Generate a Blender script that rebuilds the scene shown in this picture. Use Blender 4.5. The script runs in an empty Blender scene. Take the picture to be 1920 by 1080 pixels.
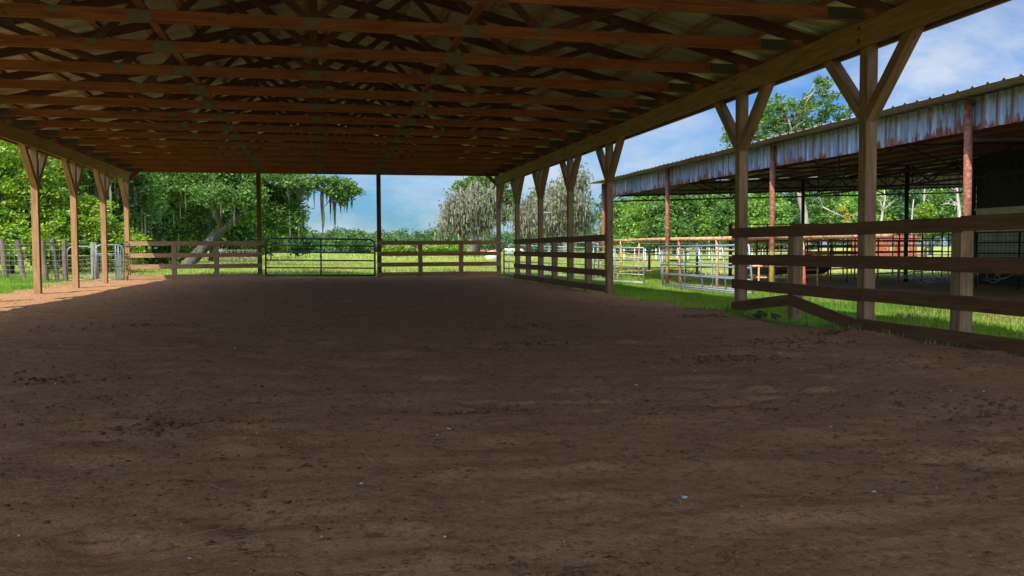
import bpy, math, random
import numpy as np
from mathutils import Vector, Matrix
random.seed(7); RNG = np.random.default_rng(11)
scene = bpy.context.scene
col = scene.collection
R = math.radians

# ------------------------------------------------------------------ camera
CAM_H, YAW, PITCH, ROLL, FPX = 0.9752, 0.2082, 0.0448, 0.0049, 1664.9
cam = bpy.data.cameras.new('camera'); camo = bpy.data.objects.new('camera', cam); col.objects.link(camo)
cam.sensor_width = 36; cam.lens = FPX/1920*36; cam.clip_start = 0.05; cam.clip_end = 5000
camo.matrix_world = (Matrix.Translation((0, 0, CAM_H)) @ Matrix.Rotation(-YAW, 4, 'Z')
                     @ Matrix.Rotation(math.pi/2-PITCH, 4, 'X') @ Matrix.Rotation(-ROLL, 4, 'Z'))
scene.camera = camo
scene.render.resolution_x = 1024; scene.render.resolution_y = 576
# ------------------------------------------------------------------ light
SUNV = Vector((-0.45, -0.64, 1)).normalized()
sl = bpy.data.lights.new('sun', 'SUN'); sl.energy = 4.2; sl.angle = R(.5); sl.color = (1, .93, .82)
so = bpy.data.objects.new('sun', sl); col.objects.link(so); so.location = (-20, -20, 40)
so.rotation_euler = SUNV.to_track_quat('Z', 'Y').to_euler()
w = bpy.data.worlds.new('World'); scene.world = w; w.use_nodes = True
nt = w.node_tree; nt.nodes.clear()
def N(t, kind, **kw):
    n = t.nodes.new(kind)
    for k, v in kw.items(): setattr(n, k, v)
    return n
def L(t, a, b): t.links.new(a, b)
sky = N(nt, 'ShaderNodeTexSky', sky_type='NISHITA', sun_disc=False)
sky.sun_elevation = math.asin(SUNV.z); sky.sun_rotation = math.atan2(SUNV.x, SUNV.y)
sky.air_density = 1.15; sky.dust_density = 0.5; sky.ozone_density = 2.2
bg = N(nt, 'ShaderNodeBackground'); bg.inputs[1].default_value = 0.10
wo = N(nt, 'ShaderNodeOutputWorld'); L(nt, bg.outputs[0], wo.inputs[0])
tc = N(nt, 'ShaderNodeTexCoord'); sep = N(nt, 'ShaderNodeSeparateXYZ'); L(nt, tc.outputs['Generated'], sep.inputs[0])
# cloud layer: the direction meets a flat layer overhead
zc = N(nt, 'ShaderNodeMath', operation='MAXIMUM'); L(nt, sep.outputs[2], zc.inputs[0]); zc.inputs[1].default_value = 0.0
za = N(nt, 'ShaderNodeMath', operation='ADD'); L(nt, zc.outputs[0], za.inputs[0]); za.inputs[1].default_value = 0.42
dx = N(nt, 'ShaderNodeMath', operation='DIVIDE'); L(nt, sep.outputs[0], dx.inputs[0]); L(nt, za.outputs[0], dx.inputs[1])
dy = N(nt, 'ShaderNodeMath', operation='DIVIDE'); L(nt, sep.outputs[1], dy.inputs[0]); L(nt, za.outputs[0], dy.inputs[1])
cb = N(nt, 'ShaderNodeCombineXYZ'); L(nt, dx.outputs[0], cb.inputs[0]); L(nt, dy.outputs[0], cb.inputs[1]); cb.inputs[2].default_value = 4.4
cn = N(nt, 'ShaderNodeTexNoise'); cn.inputs['Scale'].default_value = 2.7; cn.inputs['Detail'].default_value = 10; cn.inputs['Roughness'].default_value = .58
cn.inputs['Distortion'].default_value = .25
L(nt, cb.outputs[0], cn.inputs['Vector'])
cr = N(nt, 'ShaderNodeValToRGB'); cr.color_ramp.elements[0].position = .41; cr.color_ramp.elements[1].position = .63
L(nt, cn.outputs[0], cr.inputs[0])
cn2 = N(nt, 'ShaderNodeTexNoise'); cn2.inputs['Scale'].default_value = 4.5; cn2.inputs['Detail'].default_value = 6
L(nt, cb.outputs[0], cn2.inputs['Vector'])
cc = N(nt, 'ShaderNodeMix', data_type='RGBA'); L(nt, cn2.outputs[0], cc.inputs[0])
cc.inputs[6].default_value = (2.0, 2.5, 3.2, 1); cc.inputs[7].default_value = (5.4, 5.5, 5.6, 1)
# sky brightened on the sun's side, out of view: fill added for the interior
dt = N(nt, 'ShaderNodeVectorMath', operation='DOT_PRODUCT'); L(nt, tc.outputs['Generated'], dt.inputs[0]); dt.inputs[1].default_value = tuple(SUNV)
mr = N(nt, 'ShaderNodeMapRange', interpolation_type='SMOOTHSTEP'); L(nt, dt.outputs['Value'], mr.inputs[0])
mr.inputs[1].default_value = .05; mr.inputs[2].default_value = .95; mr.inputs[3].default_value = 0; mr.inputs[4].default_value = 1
fm = N(nt, 'ShaderNodeMath', operation='MULTIPLY'); L(nt, cr.outputs[0], fm.inputs[0]); fm.inputs[1].default_value = .72
sat = N(nt, 'ShaderNodeMix', data_type='RGBA', blend_type='MULTIPLY'); sat.inputs[0].default_value = 1
L(nt, sky.outputs[0], sat.inputs[6]); sat.inputs[7].default_value = (.155, .335, .59, 1)
mx = N(nt, 'ShaderNodeMix', data_type='RGBA'); L(nt, fm.outputs[0], mx.inputs[0]); L(nt, sat.outputs[2], mx.inputs[6]); L(nt, cc.outputs[2], mx.inputs[7])
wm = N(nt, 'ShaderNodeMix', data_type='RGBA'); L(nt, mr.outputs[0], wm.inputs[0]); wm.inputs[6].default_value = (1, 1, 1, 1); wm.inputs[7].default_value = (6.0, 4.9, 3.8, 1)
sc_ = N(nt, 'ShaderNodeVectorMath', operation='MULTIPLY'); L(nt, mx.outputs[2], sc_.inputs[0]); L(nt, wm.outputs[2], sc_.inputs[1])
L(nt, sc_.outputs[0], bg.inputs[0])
scene.view_settings.view_transform = 'Standard'; scene.view_settings.look = 'None'
scene.view_settings.exposure = 1.02; scene.view_settings.gamma = 1
scene.cycles.max_bounces = 8; scene.cycles.diffuse_bounces = 5; scene.cycles.transparent_max_bounces = 8

# ------------------------------------------------------------------ tags and mesh builder
def tag(o, label=None, cat=None, group=None, kind=None):
    if label: o['label'] = label
    if cat: o['category'] = cat
    if group: o['group'] = group
    if kind: o['kind'] = kind
    return o
def empty(name, loc, label, cat, group=None):
    o = bpy.data.objects.new(name, None); col.objects.link(o); o.location = loc; o.empty_display_size = .3
    return tag(o, label, cat, group)
def wloc(o):
    v = Vector((0, 0, 0))
    while o is not None:
        v += o.location; o = o.parent
    return v
class MB:
    def __init__(s): s.v = []; s.f = []; s.uv = []; s.mi = []; s.m = 0
    def add(s, vs, fs, uvs=None):
        b = len(s.v); s.v += [tuple(v) for v in vs]
        for i, f in enumerate(fs):
            s.f.append([b+k for k in f]); s.mi.append(s.m)
            s.uv.append(uvs[i] if uvs else [(0, 0)]*len(f))
    def bar(s, p0, p1, wd, ht, up=(0, 0, 1), cut0=None, cut1=None):
        """straight timber from p0 to p1; wd sideways, ht along up; cut = normals of the end planes"""
        p0 = Vector(p0); p1 = Vector(p1); d = (p1-p0); ln = d.length; d.normalize()
        up = Vector(up); sd = d.cross(up)
        if sd.length < 1e-4: sd = d.cross(Vector((0, 1, 0)))
        sd.normalize(); up = sd.cross(d).normalized()
        cs = [(-.5, -.5), (.5, -.5), (.5, .5), (-.5, .5)]
        vs = []
        for p, cut in ((p0, cut0), (p1, cut1)):
            for a, b in cs:
                q = p + sd*(a*wd) + up*(b*ht)
                if cut is not None:
                    n = Vector(cut); t = (p-q).dot(n)/d.dot(n); q = q + d*t
                vs.append(q)
        ou, ov = random.random()*30, random.random()*30
        fs = [(0, 3, 2, 1), (4, 5, 6, 7)]; per = [wd, ht, wd, ht]
        uvs = [[(ou, ov), (ou, ov+ht), (ou+.03, ov+ht), (ou+.03, ov)]]*2
        vv = ov
        for k in range(4):
            k2 = (k+1) % 4
            fs.append((k, k2, k2+4, k+4))
            uvs.append([(ou, vv), (ou, vv+per[k]), (ou+ln, vv+per[k]), (ou+ln, vv)])
            vv += per[k] + .3
        s.add(vs, fs, uvs)
    def box(s, lo, hi):
        c0 = Vector(((lo[0]+hi[0])/2, (lo[1]+hi[1])/2, lo[2])); c1 = Vector((c0.x, c0.y, hi[2]))
        s.bar(c0, c1, hi[1]-lo[1], hi[0]-lo[0], up=(1, 0, 0))
    def tube(s, pts, rad, n=8, cap=True):
        pts = [Vector(p) for p in pts]
        if not hasattr(rad, '__len__'): rad = [rad]*len(pts)
        ref = Vector((.31, .21, .93)); vs = []; fs = []; uvs = []; prev = None; ln = 0
        for i, p in enumerate(pts):
            d = (pts[min(i+1, len(pts)-1)] - pts[max(i-1, 0)]).normalized()
            if prev is None:
                a = d.cross(ref)
                if a.length < .1: a = d.cross(Vector((1, 0, 0)))
            else: a = prev - d*prev.dot(d)
            a.normalize(); b = d.cross(a); prev = a
            for k in range(n):
                t = 2*math.pi*k/n
                vs.append(p + (a*math.cos(t) + b*math.sin(t))*rad[i])
        ou = random.random()*20
        for i in range(len(pts)-1):
            l2 = ln + (pts[i+1]-pts[i]).length
            for k in range(n):
                k2 = (k+1) % n; c = 2*math.pi*max(rad[i], .001)/n
                fs.append((i*n+k, i*n+k2, i*n+n+k2, i*n+n+k))
                uvs.append([(ou+ln, k*c), (ou+ln, (k+1)*c), (ou+l2, (k+1)*c), (ou+l2, k*c)])
            ln = l2
        if cap:
            fs.append(tuple(range(n-1, -1, -1))); uvs.append([(0, 0)]*n)
            m = (len(pts)-1)*n; fs.append(tuple(m+k for k in range(n))); uvs.append([(0, 0)]*n)
        s.add(vs, fs, uvs)
    def build(s, name, mat, parent=None, label=None, smooth=False, origin=None, bevel=0, **kw):
        me = bpy.data.meshes.new(name)
        o0 = wloc(parent) if parent is not None else Vector(origin or (0, 0, 0))
        me.from_pydata([(v[0]-o0.x, v[1]-o0.y, v[2]-o0.z) for v in s.v], [], s.f)
        uvl = me.uv_layers.new(name='UVMap')
        flat = np.array([c for f in s.uv for c in f], dtype=np.float32).ravel()
        uvl.data.foreach_set('uv', flat)
        for m in (mat if isinstance(mat, (list, tuple)) else [mat]): me.materials.append(m)
        me.polygons.foreach_set('material_index', s.mi)
        if smooth: me.polygons.foreach_set('use_smooth', [True]*len(me.polygons))
        me.update()
        o = bpy.data.objects.new(name, me); col.objects.link(o)
        if parent is not None: o.parent = parent
        else: o.location = o0
        if bevel:
            b = o.modifiers.new('bevel', 'BEVEL'); b.width = bevel; b.segments = 1; b.limit_method = 'ANGLE'
        return tag(o, label, **kw)
def np_mesh(name, verts, faces, mat, parent=None, smooth=False, origin=(0, 0, 0), label=None, **kw):
    """verts (n,3), faces (m,k) arrays"""
    o0 = wloc(parent) if parent is not None else Vector(origin)
    verts = np.asarray(verts, dtype=np.float32) - np.array(o0, dtype=np.float32)
    faces = np.asarray(faces, dtype=np.int32); k = faces.shape[1]; m = len(faces)
    me = bpy.data.meshes.new(name)
    me.vertices.add(len(verts)); me.vertices.foreach_set('co', verts.ravel())
    me.loops.add(m*k); me.loops.foreach_set('vertex_index', faces.ravel())
    me.polygons.add(m); me.polygons.foreach_set('loop_start', np.arange(0, m*k, k, dtype=np.int32))
    me.polygons.foreach_set('loop_total', np.full(m, k, dtype=np.int32))
    if smooth: me.polygons.foreach_set('use_smooth', np.ones(m, dtype=bool))
    me.materials.append(mat); me.update(calc_edges=True); me.validate()
    o = bpy.data.objects.new(name, me); col.objects.link(o)
    if parent is not None: o.parent = parent
    else: o.location = o0
    return tag(o, label, **kw)
# value noise in numpy
_T = np.random.default_rng(3).random((256, 256))
def vn(x, y):
    xi = np.floor(x).astype(int); yi = np.floor(y).astype(int); fx = x-xi; fy = y-yi
    fx = fx*fx*(3-2*fx); fy = fy*fy*(3-2*fy)
    a = _T[xi & 255, yi & 255]; b = _T[(xi+1) & 255, yi & 255]; c = _T[xi & 255, (yi+1) & 255]; d = _T[(xi+1) & 255, (yi+1) & 255]
    return (a*(1-fx)+b*fx)*(1-fy)+(c*(1-fx)+d*fx)*fy
def fbm(x, y, o=4, g=.5):
    s = 0; a = 1; t = 0
    for i in range(o):
        s = s + a*vn(x*2**i+17.3*i, y*2**i+5.1*i); t += a; a *= g
    return s/t - .5
def ss(a, b, x):
    t = np.clip((x-a)/(b-a), 0, 1); return t*t*(3-2*t)
def gh(x, y):
    x = np.asarray(x, dtype=float); y = np.asarray(y, dtype=float)
    z = -.14*ss(6.2, 9.2, x)*(1-ss(40, 60, y)) - .5*ss(33, 95, y) - .10*ss(-9, -20, x)
    z = z + .13*np.exp(-(((x+2.35)/.75)**2+((y-29.75)/.5)**2)) + .05*np.exp(-(((x+3.4)/1.1)**2+((y-29.9)/.5)**2))
    z = z + .05*np.exp(-(((x-5.9)/.35)**2+((y-8.8)/1.0)**2)) + .04*np.exp(-(((x-5.6)/.3)**2+((y-12.2)/.6)**2))
    return z + .05*fbm(x*.35+40, y*.35+9, 3) + .3*fbm(x*.03, y*.03, 3)*ss(45, 90, np.hypot(x, y))

# ------------------------------------------------------------------ materials
def mat(name):
    m = bpy.data.materials.new(name); m.use_nodes = True
    t = m.node_tree; t.nodes.clear()
    o = N(t, 'ShaderNodeOutputMaterial'); p = N(t, 'ShaderNodeBsdfPrincipled'); L(t, p.outputs[0], o.inputs[0])
    return m, t, p, o
def ramp(t, fac, stops, interp='LINEAR'):
    r = N(t, 'ShaderNodeValToRGB'); e = r.color_ramp.elements; r.color_ramp.interpolation = interp
    while len(e) < len(stops): e.new(.5)
    for i, (p, c) in enumerate(stops): e[i].position = p; e[i].color = (*c, 1) if len(c) == 3 else c
    L(t, fac, r.inputs[0]); return r.outputs[0]
def noise(t, vec, scale, detail=4, rough=.55, sc=None, dist=0):
    n = N(t, 'ShaderNodeTexNoise'); n.inputs['Scale'].default_value = scale; n.inputs['Detail'].default_value = detail
    n.inputs['Roughness'].default_value = rough; n.inputs['Distortion'].default_value = dist
    if sc is not None:
        mp = N(t, 'ShaderNodeMapping'); mp.inputs['Scale'].default_value = sc; L(t, vec, mp.inputs[0]); vec = mp.outputs[0]
    L(t, vec, n.inputs['Vector']); return n.outputs[0]
def mixc(t, fac, a, b, mode='MIX'):
    n = N(t, 'ShaderNodeMix', data_type='RGBA', blend_type=mode)
    for s, v in ((n.inputs[0], fac), (n.inputs[6], a), (n.inputs[7], b)):
        if hasattr(v, 'links') or isinstance(v, bpy.types.NodeSocket): L(t, v, s)
        else: s.default_value = v if isinstance(v, (int, float)) else (*v, 1)
    return n.outputs[2]
def bump(t, p, h, s=.3, d=.01):
    b = N(t, 'ShaderNodeBump'); b.inputs['Strength'].default_value = s; b.inputs['Distance'].default_value = d
    L(t, h, b.inputs['Height']); L(t, b.outputs[0], p.inputs['Normal'])
def isl(t):
    g = N(t, 'ShaderNodeNewGeometry'); return g.outputs['Random Per Island']
def math_(t, op, a, b=None):
    n = N(t, 'ShaderNodeMath', operation=op)
    for s, v in zip(n.inputs, (a, b)):
        if v is None: continue
        if isinstance(v, (int, float)): s.default_value = v
        else: L(t, v, s)
    return n.outputs[0]

def wood(name, dark, mid, light, knot=(.03, .018, .01), rough=.75, weather=None):
    m, t, p, o = mat(name)
    uv = N(t, 'ShaderNodeTexCoord').outputs['UV']
    g1 = noise(t, uv, 1, 5, .6, (2.2, 38, 1), .6)
    g2 = noise(t, uv, 1, 3, .5, (.8, 7, 1), 1.2)
    wv = N(t, 'ShaderNodeTexWave', bands_direction='Y'); wv.inputs['Scale'].default_value = 9; wv.inputs['Distortion'].default_value = 7
    wv.inputs['Detail'].default_value = 2; wv.inputs['Detail Scale'].default_value = .6
    mp = N(t, 'ShaderNodeMapping'); mp.inputs['Scale'].default_value = (.35, 1.6, 1); L(t, uv, mp.inputs[0]); L(t, mp.outputs[0], wv.inputs[0])
    c = ramp(t, g1, [(.3, dark), (.52, mid), (.75, light)])
    c = mixc(t, math_(t, 'MULTIPLY', wv.outputs[1], .38), c, tuple(x*.55 for x in dark))
    c = mixc(t, ramp(t, g2, [(.42, (0, 0, 0)), (.7, (.55, .55, .55))]), c, tuple(x*.8 for x in light))
    vo = N(t, 'ShaderNodeTexVoronoi'); mp2 = N(t, 'ShaderNodeMapping'); mp2.inputs['Scale'].default_value = (3.0, 8.0, 1)
    L(t, uv, mp2.inputs[0]); L(t, mp2.outputs[0], vo.inputs['Vector']); vo.inputs['Scale'].default_value = 1
    k = ramp(t, vo.outputs['Distance'], [(.06, (.9, .9, .9)), (.105, (0, 0, 0))])
    c = mixc(t, k, c, knot)
    # each board its own tone
    c = mixc(t, .5, c, ramp(t, isl(t), [(0, (.55, .55, .55)), (1, (1, .98, .95))]), 'MULTIPLY')
    L(t, c, p.inputs['Base Color']); p.inputs['Roughness'].default_value = rough
    bump(t, p, g1, .35, .004)
    return m
M = {}
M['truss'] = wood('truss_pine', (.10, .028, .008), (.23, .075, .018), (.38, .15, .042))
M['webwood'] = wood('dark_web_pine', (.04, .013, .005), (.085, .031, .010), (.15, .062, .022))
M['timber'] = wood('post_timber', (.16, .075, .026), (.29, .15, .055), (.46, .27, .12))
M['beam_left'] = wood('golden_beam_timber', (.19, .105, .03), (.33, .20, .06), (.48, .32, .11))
M['timber_dark'] = wood('shaded_post_timber', (.09, .045, .018), (.19, .105, .045), (.34, .22, .115))  # darker copy of the post timber: right side's shade put into the colour
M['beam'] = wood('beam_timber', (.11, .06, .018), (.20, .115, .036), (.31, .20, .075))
M['board'] = wood('fence_board', (.05, .019, .005), (.10, .040, .010), (.18, .085, .028))  # board tone darkened: contrast of the shaded side is put into the colour
M['endboard'] = wood('end_fence_board', (.14, .064, .026), (.29, .15, .07), (.46, .28, .15))  # lighter copy of the boards: brightness of the sunlit stretch is in the colour
M['purlin'] = wood('purlin_pine', (.16, .072, .022), (.28, .135, .042), (.40, .23, .085))
M['oldwood'] = wood('weathered_post', (.08, .058, .04), (.15, .115, .08), (.25, .20, .15))
M['greenwood'] = wood('treated_post', (.13, .135, .085), (.22, .225, .15), (.32, .32, .23))

def metal(name, c1, c2, rough=.5, met=.3, rust=None, rs=6, thr=(.5, .7)):
    m, t, p, o = mat(name); ob = N(t, 'ShaderNodeTexCoord').outputs['Object']
    c = ramp(t, noise(t, ob, 5, 4), [(.3, c1), (.7, c2)])
    if rust:
        f = ramp(t, noise(t, ob, rs, 6, .65), [(thr[0], (0, 0, 0)), (thr[1], (1, 1, 1))])
        c = mixc(t, f, c, rust)
        rr = mixc(t, f, (rough,)*3, (.85,)*3); L(t, rr, p.inputs['Roughness'])
        p.inputs['Metallic'].default_value = met*.5
    else:
        p.inputs['Roughness'].default_value = rough; p.inputs['Metallic'].default_value = met
    if rough >= .8: p.inputs['Specular IOR Level'].default_value = .08
    L(t, c, p.inputs['Base Color']); return m
M['galv'] = metal('galvanised_pipe', (.15, .19, .23), (.25, .29, .34), .42, .35, (.30, .2, .13), 9, (.66, .8))
M['gate'] = metal('green_black_gate', (.03, .055, .06), (.05, .08, .085), .45, .3)
M['bluegate'] = metal('blue_grey_gate', (.16, .20, .23), (.26, .31, .34), .45, .3)
M['black'] = metal('black_steel', (.012, .011, .011), (.03, .026, .024), .6, .2)
M['darkrust'] = metal('dark_rust_steel', (.10, .035, .025), (.18, .06, .04), .8, .1)
M['rustred'] = metal('red_primer_pipe', (.32, .075, .05), (.42, .11, .07), .6, .05, (.2, .08, .04), 8, (.5, .7))
M['red'] = metal('red_paint', (.42, .04, .03), (.5, .06, .04), .5, .05, (.22, .07, .04), 7, (.6, .75))
M['rustpipe'] = metal('rusty_pipe', (.42, .27, .15), (.54, .38, .24), .8, .05, (.25, .10, .045), 10, (.45, .62))
M['cream'] = metal('cream_panel', (.50, .50, .42), (.62, .61, .52), .7, 0, (.38, .36, .30), 2, (.5, .75))
M['dkpanel'] = metal('dark_wall_panel', (.022, .022, .02), (.04, .04, .036), .7, .1)
M['rubber'] = metal('black_rubber', (.015, .015, .016), (.03, .03, .03), .6, 0)
M['wire'] = metal('galvanised_wire', (.35, .36, .36), (.5, .5, .5), .5, .4)
M['red_slat'] = metal('orange_red_slat', (.34, .085, .035), (.46, .13, .055), .6, 0, (.3, .08, .04), 4, (.55, .7))
M['white'] = metal('white_paint', (.7, .7, .68), (.8, .8, .78), .5, 0)

# painted steel post: yellow lower coat with rust showing through
m, t, p, o = mat('painted_post'); M['postpaint'] = m
geo = N(t, 'ShaderNodeNewGeometry'); sx = N(t, 'ShaderNodeSeparateXYZ'); L(t, geo.outputs['Position'], sx.inputs[0])
nz = noise(t, geo.outputs['Position'], 7, 6, .65)
hz = math_(t, 'ADD', sx.outputs[2], math_(t, 'MULTIPLY', math_(t, 'SUBTRACT', nz, .5), .5))
rustc = ramp(t, noise(t, geo.outputs['Position'], 16, 5, .7), [(.36, (.12, .035, .022)), (.52, (.20, .07, .045)), (.68, (.36, .19, .12))])
yel = ramp(t, noise(t, geo.outputs['Position'], 12, 4), [(.35, (.36, .30, .05)), (.7, (.50, .44, .09))])
f = math_(t, 'MULTIPLY', ramp(t, hz, [(.12, (0, 0, 0)), (.17, (1, 1, 1))]), math_(t, 'SUBTRACT', 1, ramp(t, hz, [(.80, (0, 0, 0)), (.95, (1, 1, 1))])))
L(t, mixc(t, f, rustc, yel), p.inputs['Base Color']); p.inputs['Roughness'].default_value = .75
# gusset plate: galvanised sheet with pressed teeth
m, t, p, o = mat('gusset_plate'); M['plate'] = m
ob = N(t, 'ShaderNodeTexCoord').outputs['Object']
mp = N(t, 'ShaderNodeMapping'); mp.inputs['Scale'].default_value = (55, 1, 90); L(t, ob, mp.inputs[0])
ck = N(t, 'ShaderNodeTexChecker'); ck.inputs['Scale'].default_value = 1; L(t, mp.outputs[0], ck.inputs[0])
ck.inputs[1].default_value = (.15, .155, .085, 1); ck.inputs[2].default_value = (.07, .075, .042, 1)
L(t, mixc(t, .5, ck.outputs[0], ramp(t, noise(t, ob, 9, 3), [(.3, (.08, .085, .05)), (.7, (.14, .148, .09))])), p.inputs['Base Color'])
p.inputs['Roughness'].default_value = .55; p.inputs['Metallic'].default_value = .25
M['heelplate'] = metal('dull_heel_plate', (.045, .042, .03), (.085, .08, .055), .6, .2)
# roof sheet seen from below
m, t, p, o = mat('roof_sheet'); M['roof'] = m
ob = N(t, 'ShaderNodeTexCoord').outputs['Object']
L(t, ramp(t, noise(t, ob, .6, 4, .6, (1, 6, 1)), [(.3, (.30, .29, .20)), (.7, (.42, .40, .29))]), p.inputs['Base Color'])
p.inputs['Roughness'].default_value = .42; p.inputs['Metallic'].default_value = .35
# old roof
m, t, p, o = mat('old_roof_sheet'); M['oldroof'] = m
ob = N(t, 'ShaderNodeTexCoord').outputs['Object']
c = ramp(t, noise(t, ob, 1.2, 5, .65, (1, .25, 1)), [(.35, (.13, .13, .12)), (.52, (.20, .20, .19)), (.72, (.13, .07, .045))])
L(t, c, p.inputs['Base Color']); p.inputs['Roughness'].default_value = .55; p.inputs['Metallic'].default_value = .2
# fascia: galvanised vertical sheets with rust streaks
def streaky(name, ax, base1, base2, amount):
    m, t, p, o = mat(name)
    pos = N(t, 'ShaderNodeNewGeometry').outputs['Position']
    s1 = noise(t, pos, 1, 5, .7, (6.5, 6.5, .9), .3)
    s2 = noise(t, pos, 1, 4, .65, (15, 15, 1.3))
    s3 = noise(t, pos, 1, 2, .5, (.45, .45, .1))
    s4 = noise(t, pos, 1, 5, .7, (9, 9, 9))
    sz = N(t, 'ShaderNodeSeparateXYZ'); L(t, pos, sz.inputs[0])
    # rust creeps up from the lower edge and runs down in streaks
    bot = math_(t, 'MULTIPLY', ramp(t, math_(t, 'MULTIPLY', math_(t, 'SUBTRACT', sz.outputs[2], 2.72), 1.6), [(0, (1, 1, 1)), (.34, (0, 0, 0))]), math_(t, 'MULTIPLY', s4, .30))
    st = math_(t, 'ADD', math_(t, 'MULTIPLY', s1, .6), math_(t, 'MULTIPLY', s2, .42))
    st = math_(t, 'ADD', st, math_(t, 'MULTIPLY', math_(t, 'SUBTRACT', s3, .5), .4))
    f = math_(t, 'ADD', st, bot)
    f = ramp(t, f, [(amount+.04, (0, 0, 0)), (amount+.10, (1, 1, 1))])
    if ax == 'Y':
        fr = math_(t, 'FRACT', math_(t, 'DIVIDE', math_(t, 'ADD', sz.outputs[1], 1.0), .3))
        seam = ramp(t, fr, [(.0, (1, 1, 1)), (.05, (0, 0, 0)), (.88, (0, 0, 0)), (.96, (1, 1, 1))])
        wide = ramp(t, fr, [(.0, (1, 1, 1)), (.16, (0, 0, 0)), (.62, (0, 0, 0)), (.90, (1, 1, 1))])
        g_ = noise(t, pos, 1, 3, .6, (2.6, 2.6, 1.6))
        fs_ = math_(t, 'MULTIPLY', wide, ramp(t, math_(t, 'ADD', g_, math_(t, 'MULTIPLY', math_(t, 'SUBTRACT', s2, .5), .6)), [(.38, (0, 0, 0)), (.48, (1, 1, 1))]))
        f = math_(t, 'MAXIMUM', f, fs_)
    rust = ramp(t, s2, [(.3, (.09, .030, .018)), (.55, (.20, .075, .038)), (.72, (.38, .19, .10))])
    c = ramp(t, noise(t, pos, 1, 4, .6, (16, 16, .9)), [(.35, base1), (.65, base2)])
    orr = N(t, 'ShaderNodeObjectInfo').outputs['Random']
    c = mixc(t, .8, c, ramp(t, orr, [(0, (.62, .64, .68)), (1, (1.0, 1.0, 1.0))]), 'MULTIPLY')
    if ax == 'Y': c = mixc(t, math_(t, 'MULTIPLY', seam, .75), c, (.03, .03, .035))
    L(t, mixc(t, f, c, rust), p.inputs['Base Color'])
    L(t, mixc(t, f, (.38,)*3, (.9,)*3), p.inputs['Roughness']); p.inputs['Metallic'].default_value = .25
    return m
M['fascia'] = streaky('rusty_fascia_sheet', 'Y', (.17, .25, .40), (.36, .48, .70), .515)  # blue base colours carry the sky's reflection, painted into the sheet
M['skirt'] = streaky('skirt_sheet', 'X', (.34, .35, .28), (.48, .48, .38), .66)
# dirt
def dirt_color(t, pos, dry=0):
    a = noise(t, pos, 1, 6, .62, (1.3, 3.2, 1), .4)
    b = noise(t, pos, 21, 8, .78)
    d = noise(t, pos, 1, 4, .6, (9, 26, 9), .3)
    c = ramp(t, a, [(.3, (.26, .135, .060)), (.5, (.31, .168, .078)), (.7, (.36, .202, .10))])
    c = mixc(t, ramp(t, b, [(.38, (.8, .8, .8)), (.50, (0, 0, 0))]), c, (.12, .06, .028))
    c = mixc(t, ramp(t, noise(t, pos, 70, 3, .6), [(.55, (0, 0, 0)), (.68, (.6, .6, .6))]), c, (.46, .29, .17))
    c = mixc(t, ramp(t, d, [(.60, (0, 0, 0)), (.72, (.75, .75, .75))]), c, (.07, .042, .028))
    return c, b, d
m, t, p, o = mat('dirt'); M['dirt'] = m
pos = N(t, 'ShaderNodeNewGeometry').outputs['Position']
c, b, d = dirt_color(t, pos); L(t, c, p.inputs['Base Color']); p.inputs['Roughness'].default_value = .95
p.inputs['Specular IOR Level'].default_value = .15
bump(t, p, math_(t, 'ADD', b, math_(t, 'MULTIPLY', noise(t, pos, 55, 4, .6), .5)), .8, .02)
# ground with grass / bare earth
m, t, p, o = mat('pasture_ground'); M['ground'] = m
pos = N(t, 'ShaderNodeNewGeometry').outputs['Position']; s = N(t, 'ShaderNodeSeparateXYZ'); L(t, pos, s.inputs[0])
n1 = noise(t, pos, .9, 4, .6); n2 = noise(t, pos, 6, 4, .6); n3 = noise(t, pos, .06, 3, .5)
g = ramp(t, n2, [(.3, (.10, .15, .025)), (.5, (.19, .26, .045)), (.7, (.30, .33, .09))])
g = mixc(t, ramp(t, n3, [(.4, (0, 0, 0)), (.62, (.6, .6, .6))]), g, (.33, .32, .10))
e, b, d = dirt_color(t, pos); e = mixc(t, .6, e, (.34, .27, .13))
x1 = math_(t, 'ADD', s.outputs[0], math_(t, 'MULTIPLY', math_(t, 'SUBTRACT', n1, .5), 2.6))
fx = ramp(t, math_(t, 'MULTIPLY', x1, .05), [(.432, (0, 0, 0)), (.446, (1, 1, 1))])
fy = ramp(t, math_(t, 'MULTIPLY', math_(t, 'ADD', s.outputs[1], math_(t, 'MULTIPLY', n1, 4)), .02), [(.53, (1, 1, 1)), (.57, (0, 0, 0))])
fz = ramp(t, math_(t, 'MULTIPLY', s.outputs[0], .02), [(.60, (1, 1, 1)), (.64, (0, 0, 0))])
f = math_(t, 'MULTIPLY', fx, fy)
L(t, mixc(t, f, g, e), p.inputs['Base Color']); p.inputs['Roughness'].default_value = .95; p.inputs['Specular IOR Level'].default_value = .1
bump(t, p, b, .6, .03)
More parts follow.
